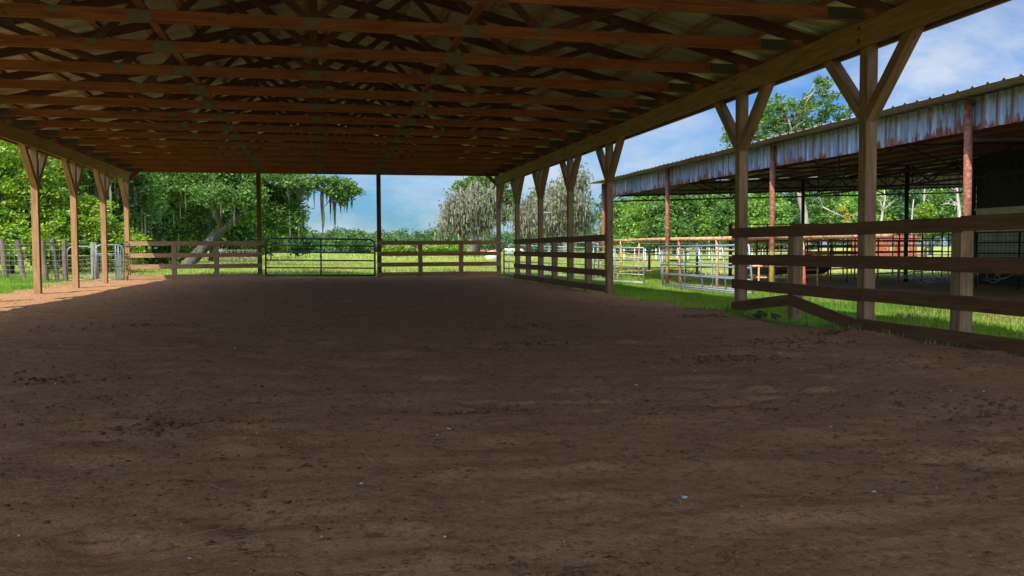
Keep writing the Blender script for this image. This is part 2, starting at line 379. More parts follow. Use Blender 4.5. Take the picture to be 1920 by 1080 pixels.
# leaves and bark
def leaf(name, c1, c2, c3, tr=.35, rough=.5, patch=None):
    m, t, p, o = mat(name)
    c = ramp(t, isl(t), [(0, c1), (.5, c2), (1, c3)])
    if patch:
        ps_ = N(t, 'ShaderNodeNewGeometry').outputs['Position']
        c = mixc(t, ramp(t, noise(t, ps_, .22, 5, .65, (1, .5, 1)), [(.40, (0, 0, 0)), (.58, (.75, .75, .75))]), c, patch[0])
        c = mixc(t, ramp(t, noise(t, ps_, .55, 4, .6), [(.52, (0, 0, 0)), (.66, (.7, .7, .7))]), c, patch[1])
    L(t, c, p.inputs['Base Color']); p.inputs['Roughness'].default_value = rough; p.inputs['Specular IOR Level'].default_value = .3
    tl = N(t, 'ShaderNodeBsdfTranslucent'); hs = N(t, 'ShaderNodeHueSaturation'); hs.inputs['Value'].default_value = 1.5
    hs.inputs['Saturation'].default_value = 1.15; L(t, c, hs.inputs['Color']); L(t, hs.outputs[0], tl.inputs[0])
    ms = N(t, 'ShaderNodeMixShader'); ms.inputs[0].default_value = tr
    L(t, p.outputs[0], ms.inputs[1]); L(t, tl.outputs[0], ms.inputs[2]); L(t, ms.outputs[0], o.inputs[0])
    return m
M['leaf_oak'] = leaf('oak_leaf', (.03, .085, .02), (.075, .16, .03), (.14, .23, .05))
M['leaf_dark'] = leaf('dark_oak_leaf', (.022, .065, .022), (.045, .11, .03), (.08, .16, .045), .3)
M['leaf_lime'] = leaf('lime_leaf', (.045, .13, .015), (.13, .25, .03), (.40, .45, .06), .42)
M['leaf_green'] = leaf('bright_leaf', (.05, .15, .025), (.12, .25, .04), (.27, .38, .07), .4)
M['leaf_yellow'] = leaf('yellow_leaf', (.22, .22, .03), (.36, .32, .04), (.5, .42, .06), .4)
M['leaf_far'] = leaf('far_leaf', (.035, .09, .03), (.06, .13, .035), (.11, .18, .04), .3)  # slight blue haze of distance is put into this leaf colour
M['moss'] = leaf('spanish_moss', (.10, .095, .07), (.175, .165, .12), (.28, .26, .195), .3, .9)
M['mossdark'] = leaf('dark_moss', (.035, .045, .028), (.07, .08, .05), (.12, .13, .09), .3, .9)  # darker copy of the moss: backlit silhouette painted into the colour
M['grass'] = leaf('grass_blade', (.13, .27, .03), (.24, .40, .05), (.42, .50, .10), .42, patch=((.06, .19, .02), (.22, .24, .06)))
M['grassdry'] = leaf('field_grass_blade', (.16, .31, .045), (.29, .42, .075), (.46, .48, .15), .42, patch=((.40, .36, .13), (.10, .22, .03)))
M['straw'] = leaf('straw', (.35, .26, .12), (.45, .34, .17), (.55, .44, .25), .1)
def bark(name, a, b):
    m, t, p, o = mat(name); ob = N(t, 'ShaderNodeTexCoord').outputs['Object']
    n = noise(t, ob, 3.5, 6, .65, (1, 1, .35)); L(t, ramp(t, n, [(.3, a), (.7, b)]), p.inputs['Base Color'])
    p.inputs['Roughness'].default_value = .9; bump(t, p, n, .8, .08); return m
M['bark'] = bark('oak_bark', (.016, .014, .011), (.10, .085, .07))
M['twig'] = bark('grey_twig_bark', (.14, .125, .105), (.34, .31, .26))
M['barkdark'] = bark('dark_bark', (.06, .05, .04), (.16, .13, .10))
M['barkpale'] = bark('pale_bark', (.20, .185, .16), (.42, .39, .34))
M['clod'] = metal('dirt_clod', (.07, .038, .018), (.17, .095, .045), .95, 0)
M['stone'] = metal('pebble_stone', (.30, .29, .27), (.45, .44, .42), .8, 0)
M['clump'] = metal('dark_soil', (.07, .038, .02), (.13, .075, .04), .95, 0)
M['rock'] = metal('dark_rock', (.06, .045, .035), (.11, .08, .06), .9, 0)
M['cowwhite'] = metal('white_hide', (.6, .57, .5), (.75, .72, .66), .8, 0)
M['cowbrown'] = metal('tan_hide', (.22, .10, .05), (.30, .15, .08), .8, 0)
M['hay'] = metal('hay', (.50, .42, .36), (.66, .58, .50), .9, 0)

# ------------------------------------------------------------------ terrain
def grid(xs, ys, zf):
    X, Y = np.meshgrid(xs, ys); Z = zf(X, Y)
    n, k = X.shape; idx = np.arange(n*k).reshape(n, k)
    F = np.stack([idx[:-1, :-1], idx[:-1, 1:], idx[1:, 1:], idx[1:, :-1]], -1).reshape(-1, 4)
    return np.stack([X, Y, Z], -1).reshape(-1, 3), F
u = np.linspace(-6.3, 6.3, 420); xs = 4*np.sinh(u*.95); xs = xs/ xs.max()*1200
u = np.linspace(-4.2, 6.3, 460); ys = 4*np.sinh(u*.95); ys = ys/ys.max()*1500+12
def inside(X, Y):
    rt = 5.80-X + .5*fbm(X*.9+3, Y*1.6+8, 4) + .35*np.exp(-((Y-11.0)/1.1)**2)*-1 + .25*ss(9.8, 8.6, Y)
    m = np.minimum(np.minimum(X+7.15+1.6*fbm(X*1.1+3, Y*1.1+8, 4), rt), 30.7-Y + .7*fbm(X*1.1+3, Y*1.1+8, 4))
    return np.minimum(m, 2.0) + .7*np.exp(-((X+7.6)/.9)**2)*ss(24, 28, Y)
V, F = grid(xs, ys, lambda X, Y: gh(X, Y)-.12*ss(.05, .5, inside(X, Y)))
np_mesh('ground', V, F, M['ground'], smooth=True, kind='structure')
# arena floor of worked dirt
rows = [-14.0]
while rows[-1] < 1.6: rows.append(rows[-1]+.12)
while rows[-1] < 31.6: rows.append(rows[-1]+max(.012, .0052*rows[-1]))
ys = np.array(rows); xs = np.arange(-9.4, 7.4, .03)
def floor_z(X, Y):
    z = gh(X, Y) + .03
    m = inside(X, Y)
    z = z + .02*fbm(X*.8+1, Y*1.3+4, 3)
    wob = Y + .6*fbm(X*.25, Y*.25+3, 2)*4
    tr = fbm(X*.7+9, wob*4.2, 4, .6)
    z = z + .012*tr - .022*np.abs(fbm(X*2.2, Y*4.5+7, 4))
    z = z + .015*fbm(X*11, Y*15, 4, .7)
    for (cx, cy, sx, sy, hgt) in PITS:
        k = (np.abs(X-cx) < 4*sx) & (np.abs(Y-cy) < 4*sy)
        if k.any(): z[k] += hgt*np.exp(-(((X[k]-cx)/sx)**2+((Y[k]-cy)/sy)**2))
    return z - .14*ss(.18, -.25, m)
PITS = []
# scuffed drag marks and hoof scrapes
for (x0, y0, dx_, dy_, n_) in [(1.9, 8.6, .17, -.05, 9), (2.9, 7.2, .16, .02, 8), (3.3, 8.4, .12, -.09, 9), (-.6, 11.5, .18, .06, 10), (-1.4, 6.2, .14, .10, 8), (.9, 5.4, .16, -.03, 7), (2.4, 5.0, .15, .05, 8), (-2.9, 9.0, .16, -.06, 9), (4.4, 7.0, .06, -.14, 9), (-3.6, 5.6, .14, .01, 8), (1.2, 13.5, .2, .05, 9)]:
    for k_ in range(n_):
        PITS.append((x0+dx_*k_+RNG.normal(0, .02), y0+dy_*k_+RNG.normal(0, .02), .10, .045, -.028))
for i in range(700):
    y = 2.6*(11**RNG.random()); x = RNG.uniform(-6, 6); q = RNG.uniform(.05, .16)
    PITS.append((x, y, q*RNG.uniform(1, 2.2), q, RNG.choice([-1, -1, 1])*RNG.uniform(.010, .028)*min(1, q/.09)))
V, F = grid(xs, ys, floor_z)
np_mesh('dirt_floor', V, F, M['dirt'], smooth=True, kind='structure')

def blobs(cx, cy, cz, r, seed=0, flat=.6):
    """n small lumps as jittered octahedra-spheres -> verts, faces"""
    n = len(cx); rg = np.random.default_rng(seed)
    base = np.array([[1, 0, 0], [-1, 0, 0], [0, 1, 0], [0, -1, 0], [0, 0, 1], [0, 0, -1],
                     [.62, .62, .55], [-.62, .62, .55], [-.62, -.62, .55], [.62, -.62, .55]])
    fc = np.array([[4, 6, 7], [4, 7, 8], [4, 8, 9], [4, 9, 6], [0, 2, 6], [2, 1, 7], [1, 3, 8], [3, 0, 9], [6, 2, 7], [7, 1, 8], [8, 3, 9], [9, 0, 6],
                   [5, 2, 0], [5, 1, 2], [5, 3, 1], [5, 0, 3]])
    k = len(base); V = base[None]*rg.uniform(.5, 1.35, (n, k, 1))+rg.normal(0, .12, (n, k, 3))
    V = V*np.stack([rg.uniform(.8, 1.5, n), rg.uniform(.7, 1.1, n), np.full(n, flat)], -1)[:, None]
    a = rg.uniform(0, 6.28, n); c, s_ = np.cos(a)[:, None], np.sin(a)[:, None]
    X = V[..., 0]*c - V[..., 1]*s_; Y = V[..., 0]*s_ + V[..., 1]*c
    V = np.stack([X, Y, V[..., 2]], -1)*np.asarray(r)[:, None, None] + np.stack([cx, cy, cz], -1)[:, None]
    F = fc[None] + (np.arange(n)*k)[:, None, None]
    return V.reshape(-1, 3), F.reshape(-1, 3)
def scatter(n, r0, r1, seed, ymax=30, clump=True):
    rg = np.random.default_rng(seed)
    y = 2.3*((ymax/2.3)**rg.random(n*3)); x = rg.uniform(-7.2, 6.2, n*3)
    if clump:
        k = fbm(x*1.3+5, y*2.4+2, 4, .6) > rg.uniform(-.12, .22, n*3); x, y = x[k][:n], y[k][:n]
    else: x, y = x[:n], y[:n]
    r = r0+(r1-r0)*rg.random(len(x))**5
    return x, y, floor_z(x.copy(), y.copy()), r
x, y, z, r = scatter(34000, .0035, .016, 5); V, F = blobs(x, y, z+r*.05, r, 6, .55)
np_mesh('dirt_clods', V, F, M['clod'], smooth=False, kind='stuff', label='small dark dirt clods scattered over the arena floor', cat='dirt clods')
cx_, cy_, cr_ = [], [], []
for (gx, gy, sp, n_) in [(-3.25, 4.35, .26, 420), (-.85, 5.0, .16, 160), (.9, 5.1, .2, 110), (1.9, 8.5, .3, 200), (3.3, 6.9, .3, 220), (5.2, 11.3, .3, 260), (5.5, 8.8, .25, 240), (-2.4, 12.0, .5, 160), (4.6, 8.0, .5, 220), (3.9, 4.4, .4, 160), (-1.9, 7.0, .3, 90), (2.6, 10.5, .5, 160)]:
    cx_.append(RNG.normal(gx, sp, n_)); cy_.append(RNG.normal(gy, sp*.45, n_)); cr_.append(.003+.02*RNG.random(n_)**3)
x = np.concatenate(cx_); y = np.concatenate(cy_); r = np.concatenate(cr_); k = x < 5.9; x, y, r = x[k], y[k], r[k]; z = floor_z(x.copy(), y.copy())
V, F = blobs(x, y, z+r*.2, r, 61, .6)
np_mesh('dark_clumps', V, F, M['clump'], smooth=False, kind='stuff', label='dark crumbled clumps of soil and manure in patches on the floor', cat='clumps')
x, y, z, r = scatter(190, .004, .013, 8, 14, False); V, F = blobs(x, y, z+r*.3, r, 9)
np_mesh('pebbles', V, F, M['stone'], smooth=True, kind='stuff', label='pale pebbles scattered on the brown dirt floor', cat='pebbles')
rg = np.random.default_rng(21); n = 420
y = 2.4*((20/2.4)**rg.random(n)); x = rg.uniform(-6, 6, n); z = floor_z(x.copy(), y.copy())+.012; a = rg.normal(0, .5, n); l = rg.uniform(.02, .09, n)
dxy = np.stack([np.cos(a)*l, np.sin(a)*l, rg.normal(0, .004, n)], -1); P = np.stack([x, y, z], -1); nn = np.stack([-np.sin(a), np.cos(a), 0*a], -1)*.0018
V = np.stack([P-dxy-nn, P+dxy-nn, P+dxy+nn, P-dxy+nn], 1).reshape(-1, 3)
np_mesh('straw_bits', V, np.arange(n*4).reshape(-1, 4), M['straw'], kind='stuff', label='loose straw bits lying on the brown dirt floor', cat='straw')

# grass blades
def blades(x, y, h, wd, seed, lean=.35):
    rg = np.random.default_rng(seed); n = len(x); z = gh(x, y)-.01
    a = rg.uniform(0, 6.28, n); ln = rg.uniform(.05, lean, n)*h; b = rg.uniform(0, 6.28, n)
    P = np.stack([x, y, z], -1); D = np.stack([np.cos(a), np.sin(a), 0*a], -1)*wd[:, None]
    T = np.stack([np.cos(b)*ln, np.sin(b)*ln, h], -1)
    mid = P + T*np.array([.35, .35, .6])
    V = np.stack([P-D, P+D, mid+D*.7, P+T, mid-D*.7], 1).reshape(-1, 3)
    return V, np.arange(n*5).reshape(-1, 5)
def isgrass(x, y, rg):
    n1 = fbm(x*.9, y*.9, 3)
    edge = 8.5 + n1*2.2 + .3
    d = (x > edge) & (y < 27+n1*4) & (x < 40)
    inn = inside(x, y) > .05+np.abs(rg.normal(0, .16, len(x)))
    inn = inn & (x > -8.6) & (x < 6.6) & (y < 31.2)
    lft = (x < -6.2) & (y > 20) & (rg.random(len(x)) < .4*ss(-6.0, -7.6, x+fbm(x*1.4, y*1.4, 3)*2.5))
    sparse = rg.random(len(x)) < .45*ss(12.5, 8.5, x)
    return lft | (~inn & (~d | sparse))
rg = np.random.default_rng(31)
XS, YS = [], []
def patch(n, x0, x1, y0, y1, pw=1):
    XS.append(rg.uniform(x0, x1, n)); YS.append(y0+(y1-y0)*rg.random(n)**pw)
patch(120000, 5.7, 12.0, 4.5, 16); patch(80000, 5.9, 11.5, 16, 31.5); patch(26000, -11, -6.6, 19, 31); patch(30000, -20, -9, 20, 34)
x = np.concatenate(XS); y = np.concatenate(YS); k = isgrass(x, y, rg); x, y = x[k], y[k]
h = rg.uniform(.035, .10, len(x))*(1+1.3*np.clip(fbm(x*.8, y*.8, 3)*3, 0, 1)); h[(x < -8.5)] *= 2.2
V, F = blades(x, y, h, rg.uniform(.003, .007, len(x)), 32)
np_mesh('grass', V, F, M['grass'], kind='stuff', label='short green grass growing beside the arena', cat='grass')
XS, YS = [], []
patch(90000, -16, 14, 30.6, 48); patch(70000, -26, 30, 40, 90, 1.3); patch(50000, -45, 60, 80, 220, 1.4); patch(30000, 9, 50, 30.8, 80)
x = np.concatenate(XS); y = np.concatenate(YS)
h = rg.uniform(.08, .22, len(x))*(.7+1.6*np.clip(.35+fbm(x*.18, y*.18, 3)*2, 0, 1)); far = ss(45, 200, y)
V, F = blades(x, y, h*(1+far*1.2), rg.uniform(.008, .016, len(x))*(1+far*7), 33, .6)
np_mesh('field_grass', V, F, M['grassdry'], kind='stuff', label='tall yellow green pasture grass beyond the end gate', cat='grass')

# ------------------------------------------------------------------ the open pole barn
BAY = 3.048; XR, XL, YE = 5.852, -6.05, 30.222; HB, HC = 3.16, 3.453; XM = (XR+XL)/2
PW = .14; XRo, XLo = XR+PW, XL-PW
barn = empty('pole_barn', (XM, YE, 0), 'open timber pole barn with trussed metal roof over the brown dirt arena floor', 'barn')
def post(x, y, z1, name='post', ztop=None, par=None, m='timber'):
    b = MB(); g = float(gh(x, y)); b.bar((x, y, g-.25), (x, y, z1), PW, PW, up=(1, 0, 0))
    return b.build(name, M[m], par if par is not None else barn, bevel=.006)
ymin = YE-14*BAY
braces = []
for side, xc in ((1, XR+PW/2), (-1, XL-PW/2)):
    k = 0
    while YE-k*BAY > -1:
        y = YE-k*BAY
        if not (side == 1 and k == 5):
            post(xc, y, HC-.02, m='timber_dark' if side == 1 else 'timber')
            for d in (-1, 1):
                if k == 0 and d == 1: continue
                b = MB(); b.bar((xc, y+d*.05, 2.42), (xc, y+d*.84, 3.26), .128, .125, up=(0, -d, 1), cut0=(0, 1, 0), cut1=(0, 0, 1))
                b.build('brace', M['timber_dark' if side == 1 else 'timber'], barn, bevel=.005)
        k += 1
# beams: one board each side of the posts, in lengths that meet on the posts
for xc in (XR-.0205, XRo+.0205, XL+.0205, XLo-.0205):
    y = YE+.07; i = 0
    while y > -1.45:
        ln = BAY*2 if i else BAY+.07
        y2 = max(y-ln, -1.5)
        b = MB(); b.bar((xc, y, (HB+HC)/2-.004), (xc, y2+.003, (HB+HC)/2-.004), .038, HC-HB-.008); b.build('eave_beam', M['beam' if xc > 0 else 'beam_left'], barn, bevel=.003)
        y = y2; i += 1
# bolt heads through the beams at every post
for xc, sd_ in ((XR-.0405, -1), (XL+.0405, 1)):
    for k in range(11):
        if sd_ == -1 and k == 5: continue
        for dz in (-.06, .07):
            b = MB(); y = YE-k*BAY+.02; b.tube([(xc, y, (HB+HC)/2+dz), (xc+sd_*.014, y+.002, (HB+HC)/2+dz)], .019, 6); b.build('bolt_head', M['black'], barn)
# cross brace at the two far corners
for s_, xc in ((1, XR), (-1, XL)):
    b = MB(); b.bar((xc-s_*.005, YE, 3.19), (xc-s_*.27, YE, 3.45), .06, .12, up=(s_, 0, 1), cut0=(1, 0, 0), cut1=(0, 0, 1)); b.build('corner_brace', M['truss'], barn)
for xc in (-2.065, 1.82): post(xc, YE, HC+.002, 'end_post', m='board')
# trusses
SL = .25; ZT = HC+.14+.105      # top of the top chord over the outer post face
HALF = (XRo-XLo)/2
def ztop(x): return ZT + SL*(HALF-abs(x-XM))
ty = [YE - i*BAY/2 for i in range(21)]
webs = [((0, 0), (1.42, 1)), ((2.66, 0), (1.46, 1)), ((2.70, 0), (4.15, 1))]
for i, y in enumerate(ty):
    jit = random.uniform(-.012, .012); y += jit if i else 0
    b = MB(); b.bar((XLo+.01, y, HC+.07), (XM-1.83, y, HC+.07), .038, .14); b.bar((XM-1.83, y, HC+.07), (XM+1.83, y, HC+.07), .038, .14); b.bar((XM+1.83, y, HC+.07), (XRo-.01, y, HC+.07), .038, .14)
    tr = b.build('roof_truss', M['truss'], barn)
    for s_ in (-1, 1):
        b = MB(); e = HALF+.30
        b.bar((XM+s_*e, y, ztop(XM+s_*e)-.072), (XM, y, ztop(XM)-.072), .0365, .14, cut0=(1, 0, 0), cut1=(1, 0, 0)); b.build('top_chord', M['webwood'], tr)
    near = 1 <= i <= 13 or i == 0
    allw = MB()
    segs = []
    for s_ in (-1, 1):
        for (a, za), (c, zc) in webs:
            segs.append(((XM+s_*a, HC+.09), (XM+s_*c, ztop(XM+s_*c)-.12)))
    segs.append(((XM, HC+.09), (XM, ztop(XM)-.14)))
    for q, (p0, p1) in enumerate(segs):
        b = MB() if near else allw
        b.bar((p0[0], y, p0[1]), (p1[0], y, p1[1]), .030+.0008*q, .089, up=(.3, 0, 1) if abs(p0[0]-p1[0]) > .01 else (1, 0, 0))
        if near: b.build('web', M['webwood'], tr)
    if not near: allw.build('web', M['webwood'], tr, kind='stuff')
    pl = [(XM, .19, .10, HC+.085), (XM-1.83, .24, .125, HC+.07), (XM+1.83, .24, .125, HC+.07), (XM-2.68, .13, .075, HC+.10), (XM+2.68, .13, .075, HC+.10), (XLo+.36, .44, .12, HC+.075), (XRo-.36, .44, .12, HC+.075)]
    
    allp = MB()
    for (px, wd, ht, pz) in pl:
        b = MB() if near else allp
        for d in (-1, 1): b.box((px-wd/2, y+d*.0208-.0012, pz-ht/2), (px+wd/2, y+d*.0208+.0012, pz+ht/2))
        if near: b.build('gusset_plate', M['plate' if wd < .4 else 'heelplate'], tr)
    for xx in (1.44, 4.1, 0.0):
        for s_ in (-1, 1):
            if xx == 0 and s_ == 1: continue
            px = XM+s_*xx; pz = ztop(px)-.09
            for d in (-1, 1): allp.box((px-.09, y+d*.0208-.0012, pz-.05), (px+.09, y+d*.0208+.0012, pz+.05))
    allp.build('top_gusset_plates', M['heelplate'], tr, kind='stuff')
for s_ in (-1, 1):       # boards tying the trusses together, laid on the bottom chords
    b = MB(); x = XM+s_*1.80; b.bar((x, YE+.05, HC+.14+.021), (x, -1.4, HC+.14+.021), .089, .038); b.build('tie_board', M['truss'], barn)
    for k in range(11):
        x = XM+s_*(.16+k*.625); z = ztop(x)+.021
        b = MB(); b.bar((x, YE+.25, z), (x, -1.6, z), .089, .038, up=(s_*SL, 0, 1)); b.build('purlin', M['purlin'], barn)
    e = HALF+.30; x = XM+s_*(e+.022)
    b = MB(); b.bar((x, YE+.30, ztop(x)-.055), (x, -1.65, ztop(x)-.055), .038, .14); b.build('eave_fascia', M['timber'], barn)
    # ribbed sheet
    b = MB(); pr = []; y = -1.7
    while y < YE+.35:
        pr += [(y, 0), (y+.18, 0), (y+.195, .02), (y+.215, .02), (y+.23, 0)]; y += .2301
    xs2 = [XM-s_*.002, XM+s_*(e+.07)]; vs = [(x, yy, (ztop(XM)+SL*.0 if j == 0 else ztop(x))+.047+h_) for j, x in enumerate(xs2) for yy, h_ in pr]
    n = len(pr); b.add(vs, [(k, k+1, n+k+1, n+k) for k in range(n-1)])
    b.build('roof_panel', M['roof'], barn)

# far gable closed with sheet on the outside of the last truss
b = MB(); x = XLo; pr = []
while x < XRo: pr += [(x, 0), (x+.19, 0), (x+.205, .015), (x+.22, .015)]; x += .235
n = len(pr); vs = [(min(x, XRo), YE+.06+o_, HC+.03) for x, o_ in pr] + [(min(x, XRo), YE+.06+o_, ztop(min(x, XRo))+.03) for x, o_ in pr]
b.add(vs, [(k, k+1, n+k+1, n+k) for k in range(n-1)]); b.build('gable_sheet', M['roof'], barn)

# ------------------------------------------------------------------ board fences
ROWS = [1.18, .80, .44, .11]
def board_fence(label, pts_y=None, along='Y', xf=0, runs=(), posts=(), name='board_fence', facing=-1):
    """runs: (row, a, b) ; posts: positions along the fence"""
    mid = (min(r[1] for r in runs)+max(r[2] for r in runs))/2
    loc = (xf, mid, 0) if along == 'Y' else (mid, xf, 0)
    f = empty(name, loc, label, 'fence', 'board fences round the arena')
    for row, a, b_ in runs:
        z = ROWS[row]+random.uniform(-.008, .008); z2 = ROWS[row]+random.uniform(-.008, .008); t = .036
        b = MB()
        if along == 'Y': b.bar((xf-.019, a+.003, z), (xf-.019, b_-.003, z2), t, .14)
        else: b.bar((a+.003, xf-.019, z), (b_-.003, xf-.019, z2), t, .14)
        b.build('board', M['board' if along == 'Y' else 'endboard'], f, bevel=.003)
    for q in posts:
        b = MB()
        p = (xf+.0715, q) if along == 'Y' else (q, xf+.0715)
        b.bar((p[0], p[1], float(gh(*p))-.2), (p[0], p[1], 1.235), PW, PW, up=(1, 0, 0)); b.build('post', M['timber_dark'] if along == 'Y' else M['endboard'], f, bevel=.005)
    return f
Y = [YE-k*BAY for k in range(16)]
# right, far section
runs = [(r, Y[1+k]-BAY*2 if k == 0 else Y[4]-.0, Y[1+k] if k == 0 else Y[3]) for r in range(4) for k in (0, 1)]
runs = []
for r in range(4):
    runs += [(r, Y[3], Y[1]+.07), (r, Y[4]-.06, Y[3])]
board_fence('three bay board fence on the right side, ending at the post before the wide opening', xf=XR-.002, runs=runs, posts=[Y[1]-BAY/2, Y[2]-BAY/2, Y[3]-BAY/2])
# right, near section with its bottom board broken upward
runs = []
for r in range(3):
    runs += [(r, Y[7], Y[6]+.08), (r, Y[9] if r else Y[7]-1.62, Y[7])]
runs += [(0, Y[9], Y[7]-1.62), (3, Y[9], Y[7])]
nf = board_fence('nearest board fence with sprung bottom boards peaking at an intermediate post', xf=XR-.002, runs=runs, posts=[Y[6]-BAY/2, Y[7]-BAY/2, Y[8]-BAY/2])
ym = Y[6]-BAY/2
b = MB(); b.bar((XR-.0225, Y[6]+.08, .105), (XR-.0225, ym-.06, .30), .036, .14); b.build('board', M['board'], nf, label='bottom board tilted up towards the middle post', bevel=.003)
b = MB(); b.bar((XR-.0265, ym-.02, .30), (XR-.0265, Y[7]+.0, .085), .036, .14); b.build('board', M['board'], nf, label='loose bottom board slanting down from the middle post', bevel=.003)
# end wall
def endf(label, a, b_, posts, wob):
    return board_fence(label, along='X', xf=YE-.071, runs=[(r, a, b_) for r in range(4)], posts=posts)
endf('far end board fence with its left part in sun, left of the pipe gate', XL-.13, -1.99, [-4.72, -3.42], 0)
endf('board fence across the far end in full shade, right of the pipe gate', 1.75, XR+.13, [3.2, 4.6], 0)

# ------------------------------------------------------------------ gates and panels
def pipe_gate(name, label, group, A, B, h, zs, ups, m, r=.019, round_=True, z0=.08, lean=0, mesh=False, rg_=0, legs=False, ends=True):
    """A, B ground points (x, y) of the two ends; zs bar heights; ups upright positions 0..1"""
    A = Vector((A[0], A[1], float(gh(*A)))); B = Vector((B[0], B[1], float(gh(*B)))); d = (B-A); ln = d.length; dn = d.normalized()
    nrm = Vector((dn.y, -dn.x, 0))
    g = empty(name, A, label, 'gate' if 'gate' in name else 'panel', group)
    P = lambda t, z: A + d*t + Vector((0, 0, z)) + nrm*(lean*(z-z0)) + dn*0
    c = .16 if round_ else .0; t_ = c/ln
    b = MB()
    if round_: pts = [P(0, z0), P(0, h-c), P(.3*t_, h-.3*c), P(t_, h), P(1-t_, h), P(1-.3*t_, h-.3*c), P(1, h-c), P(1, z0)]
    else: pts = [P(0, 0 if legs else z0), P(0, h), P(1, h), P(1, 0 if legs else z0)]
    if round_: b.tube(pts, r, 8)
    else:
        b.tube(pts[:2], r, 8); b.tube(pts[2:], r, 8); b.tube(pts[1:3], r*.98, 8)
    if z0 not in zs: b.tube([P(0, z0), P(1, z0)], r, 8)
    b.build('frame', M[m], g, smooth=True)
    for z in zs:
        b = MB(); b.tube([P(0, z), P(1, z)], r*.8, 6); b.build('crossbar', M[m], g, smooth=True)
    for uu in ups:
        b = MB(); b.tube([P(uu, 0 if legs else z0), P(uu, h)], r*.85, 6); b.build('upright', M[m], g, smooth=True)
    if mesh:
        b = MB(); q = 0
        zz = z0+.1
        while zz < h-.15: b.tube([P(0, zz), P(1, zz)], .004, 3, False); zz += .13
        n = int(ln/.13)
        for k in range(1, n): b.tube([P(k/n, z0), P(k/n, h-.28)], .004, 3, False)
        b.build('wire_mesh', M['wire'], g)
    return g
g = pipe_gate('pipe_gate', 'dark green rounded pipe gate in the middle of the far end', 'pipe gates at the far end', (-1.88, 30.25), (1.67, 30.25), 1.295, [.09, .33, .58, .84, 1.07], [.5], 'gate', .031, z0=.08)
for z in (1.08, .3):
    b = MB(); b.tube([(-1.99, 30.25, z), (-1.88, 30.25, z)], .016, 6); b.build('hinge', M['black'], g)
pipe_gate('pipe_gate', 'blue grey pipe gate outside the far right corner post', 'pipe gates at the far end', (6.12, 30.3), (9.62, 30.5), 1.29, [.08, .28, .52, .76, 1.0], [.5], 'bluegate', .027)
pipe_gate('pipe_gate', 'pale steel pipe gate behind the right board fence, hung on the far red steel post', 'pipe gates at the far end', (9.5, 31.0), (6.9, 33.2), 1.12, [.05, .5, .78], [.5], 'galv', .018, round_=False)
pipe_gate('mesh_gate', 'small wire mesh gate hung on the weathered post, farthest left', 'mesh gates at the left corner', (-7.78, 29.75), (-7.06, 29.85), 1.09, [.80], [], 'galv', .02, mesh=True, z0=.06)
pipe_gate('mesh_gate', 'wire mesh gate standing against the lit left corner post', 'mesh gates at the left corner', (-6.98, 29.85), (-6.2, 30.0), 1.15, [.86], [.02], 'galv', .02, mesh=True, z0=.06)
pipe_gate('mesh_gate', 'open mesh gate swung back behind the left corner post', 'mesh gates at the left corner', (-6.5, 30.3), (-6.9, 33.0), 1.15, [.86, .45], [.5], 'galv', .018, mesh=True, z0=.06)
# livestock panels
PG = 'silver livestock panels beside the steel barn'
pipe_gate('livestock_panel', 'silver livestock panel standing square, left of the steel post', PG, (8.15, 26.9), (9.1, 24.5), 1.10, [.10, .32, .56, .80], [.1, .5], 'galv', .023, round_=False, legs=True)
pipe_gate('livestock_panel', 'long silver livestock panel leaning over, right of the steel post', PG, (8.98, 22.7), (9.02, 17.6), 1.15, [.12, .40, .66, .92], [.25, .5, .75], 'galv', .024, round_=False, legs=True, lean=.10)
pipe_gate('livestock_panel', 'second silver livestock panel just behind the long leaning one', PG, (9.35, 23.6), (9.55, 19.0), 1.05, [.12, .40, .72], [.3, .65], 'galv', .02, round_=False, legs=True, lean=.04)
# rusty top rail fence along the steel barn
f = empty('rail_fence', (9.95, 25, 0), 'fence with one thick rusty pipe rail running along the steel barn posts', 'fence')
b = MB(); b.tube([(9.95, 31.8, 1.21), (9.95, 26, 1.22), (9.95, 20.5, 1.19)], .052, 10); b.build('top_rail', M['rustpipe'], f, smooth=True)
b = MB(); b.tube([(9.95, 20.48, 1.19), (9.95, 14.2, 1.18)], .052, 10); b.build('top_rail', M['rustpipe'], f, smooth=True)
for y in (31.6, 29.0, 27.2, 23.9, 21.4, 20.3, 17.2):
    b = MB(); b.tube([(9.95+random.uniform(-.03, .03), y, -.3), (9.95, y, 1.18)], .045 if y != 27.2 else .018, 8); b.build('fence_post', M['rustpipe'] if y != 23.9 else M['rustred'], f, smooth=True)
# bent beige panel
g = empty('bent_panel', (10.4, 28, 0), 'bent beige pipe panel with bowed uprights behind the silver panel', 'panel')
b = MB()
for z, dz in ((1.22, -.06), (.82, -.08), (.5, .05), (.2, .0)):
    b.tube([(9.4, 27.6, z), (10.2, 27.9, z+dz), (11.0, 28.2, z+dz*1.1), (12.3, 28.7, z-.02)], .018, 6)
b.build('crossbars', M['rustpipe'], g, smooth=True)
for x, o1 in ((9.5, .0), (10.3, -.22), (11.1, .25), (12.2, 0)):
    b = MB(); b.tube([(x, 27.7+(x-9.4)*.37, 1.24), (x+o1, 27.7+(x-9.4)*.37, .65), (x+o1*1.5, 27.7+(x-9.4)*.37, .0)], .018, 6); b.build('upright', M['rustpipe'], g, smooth=True)
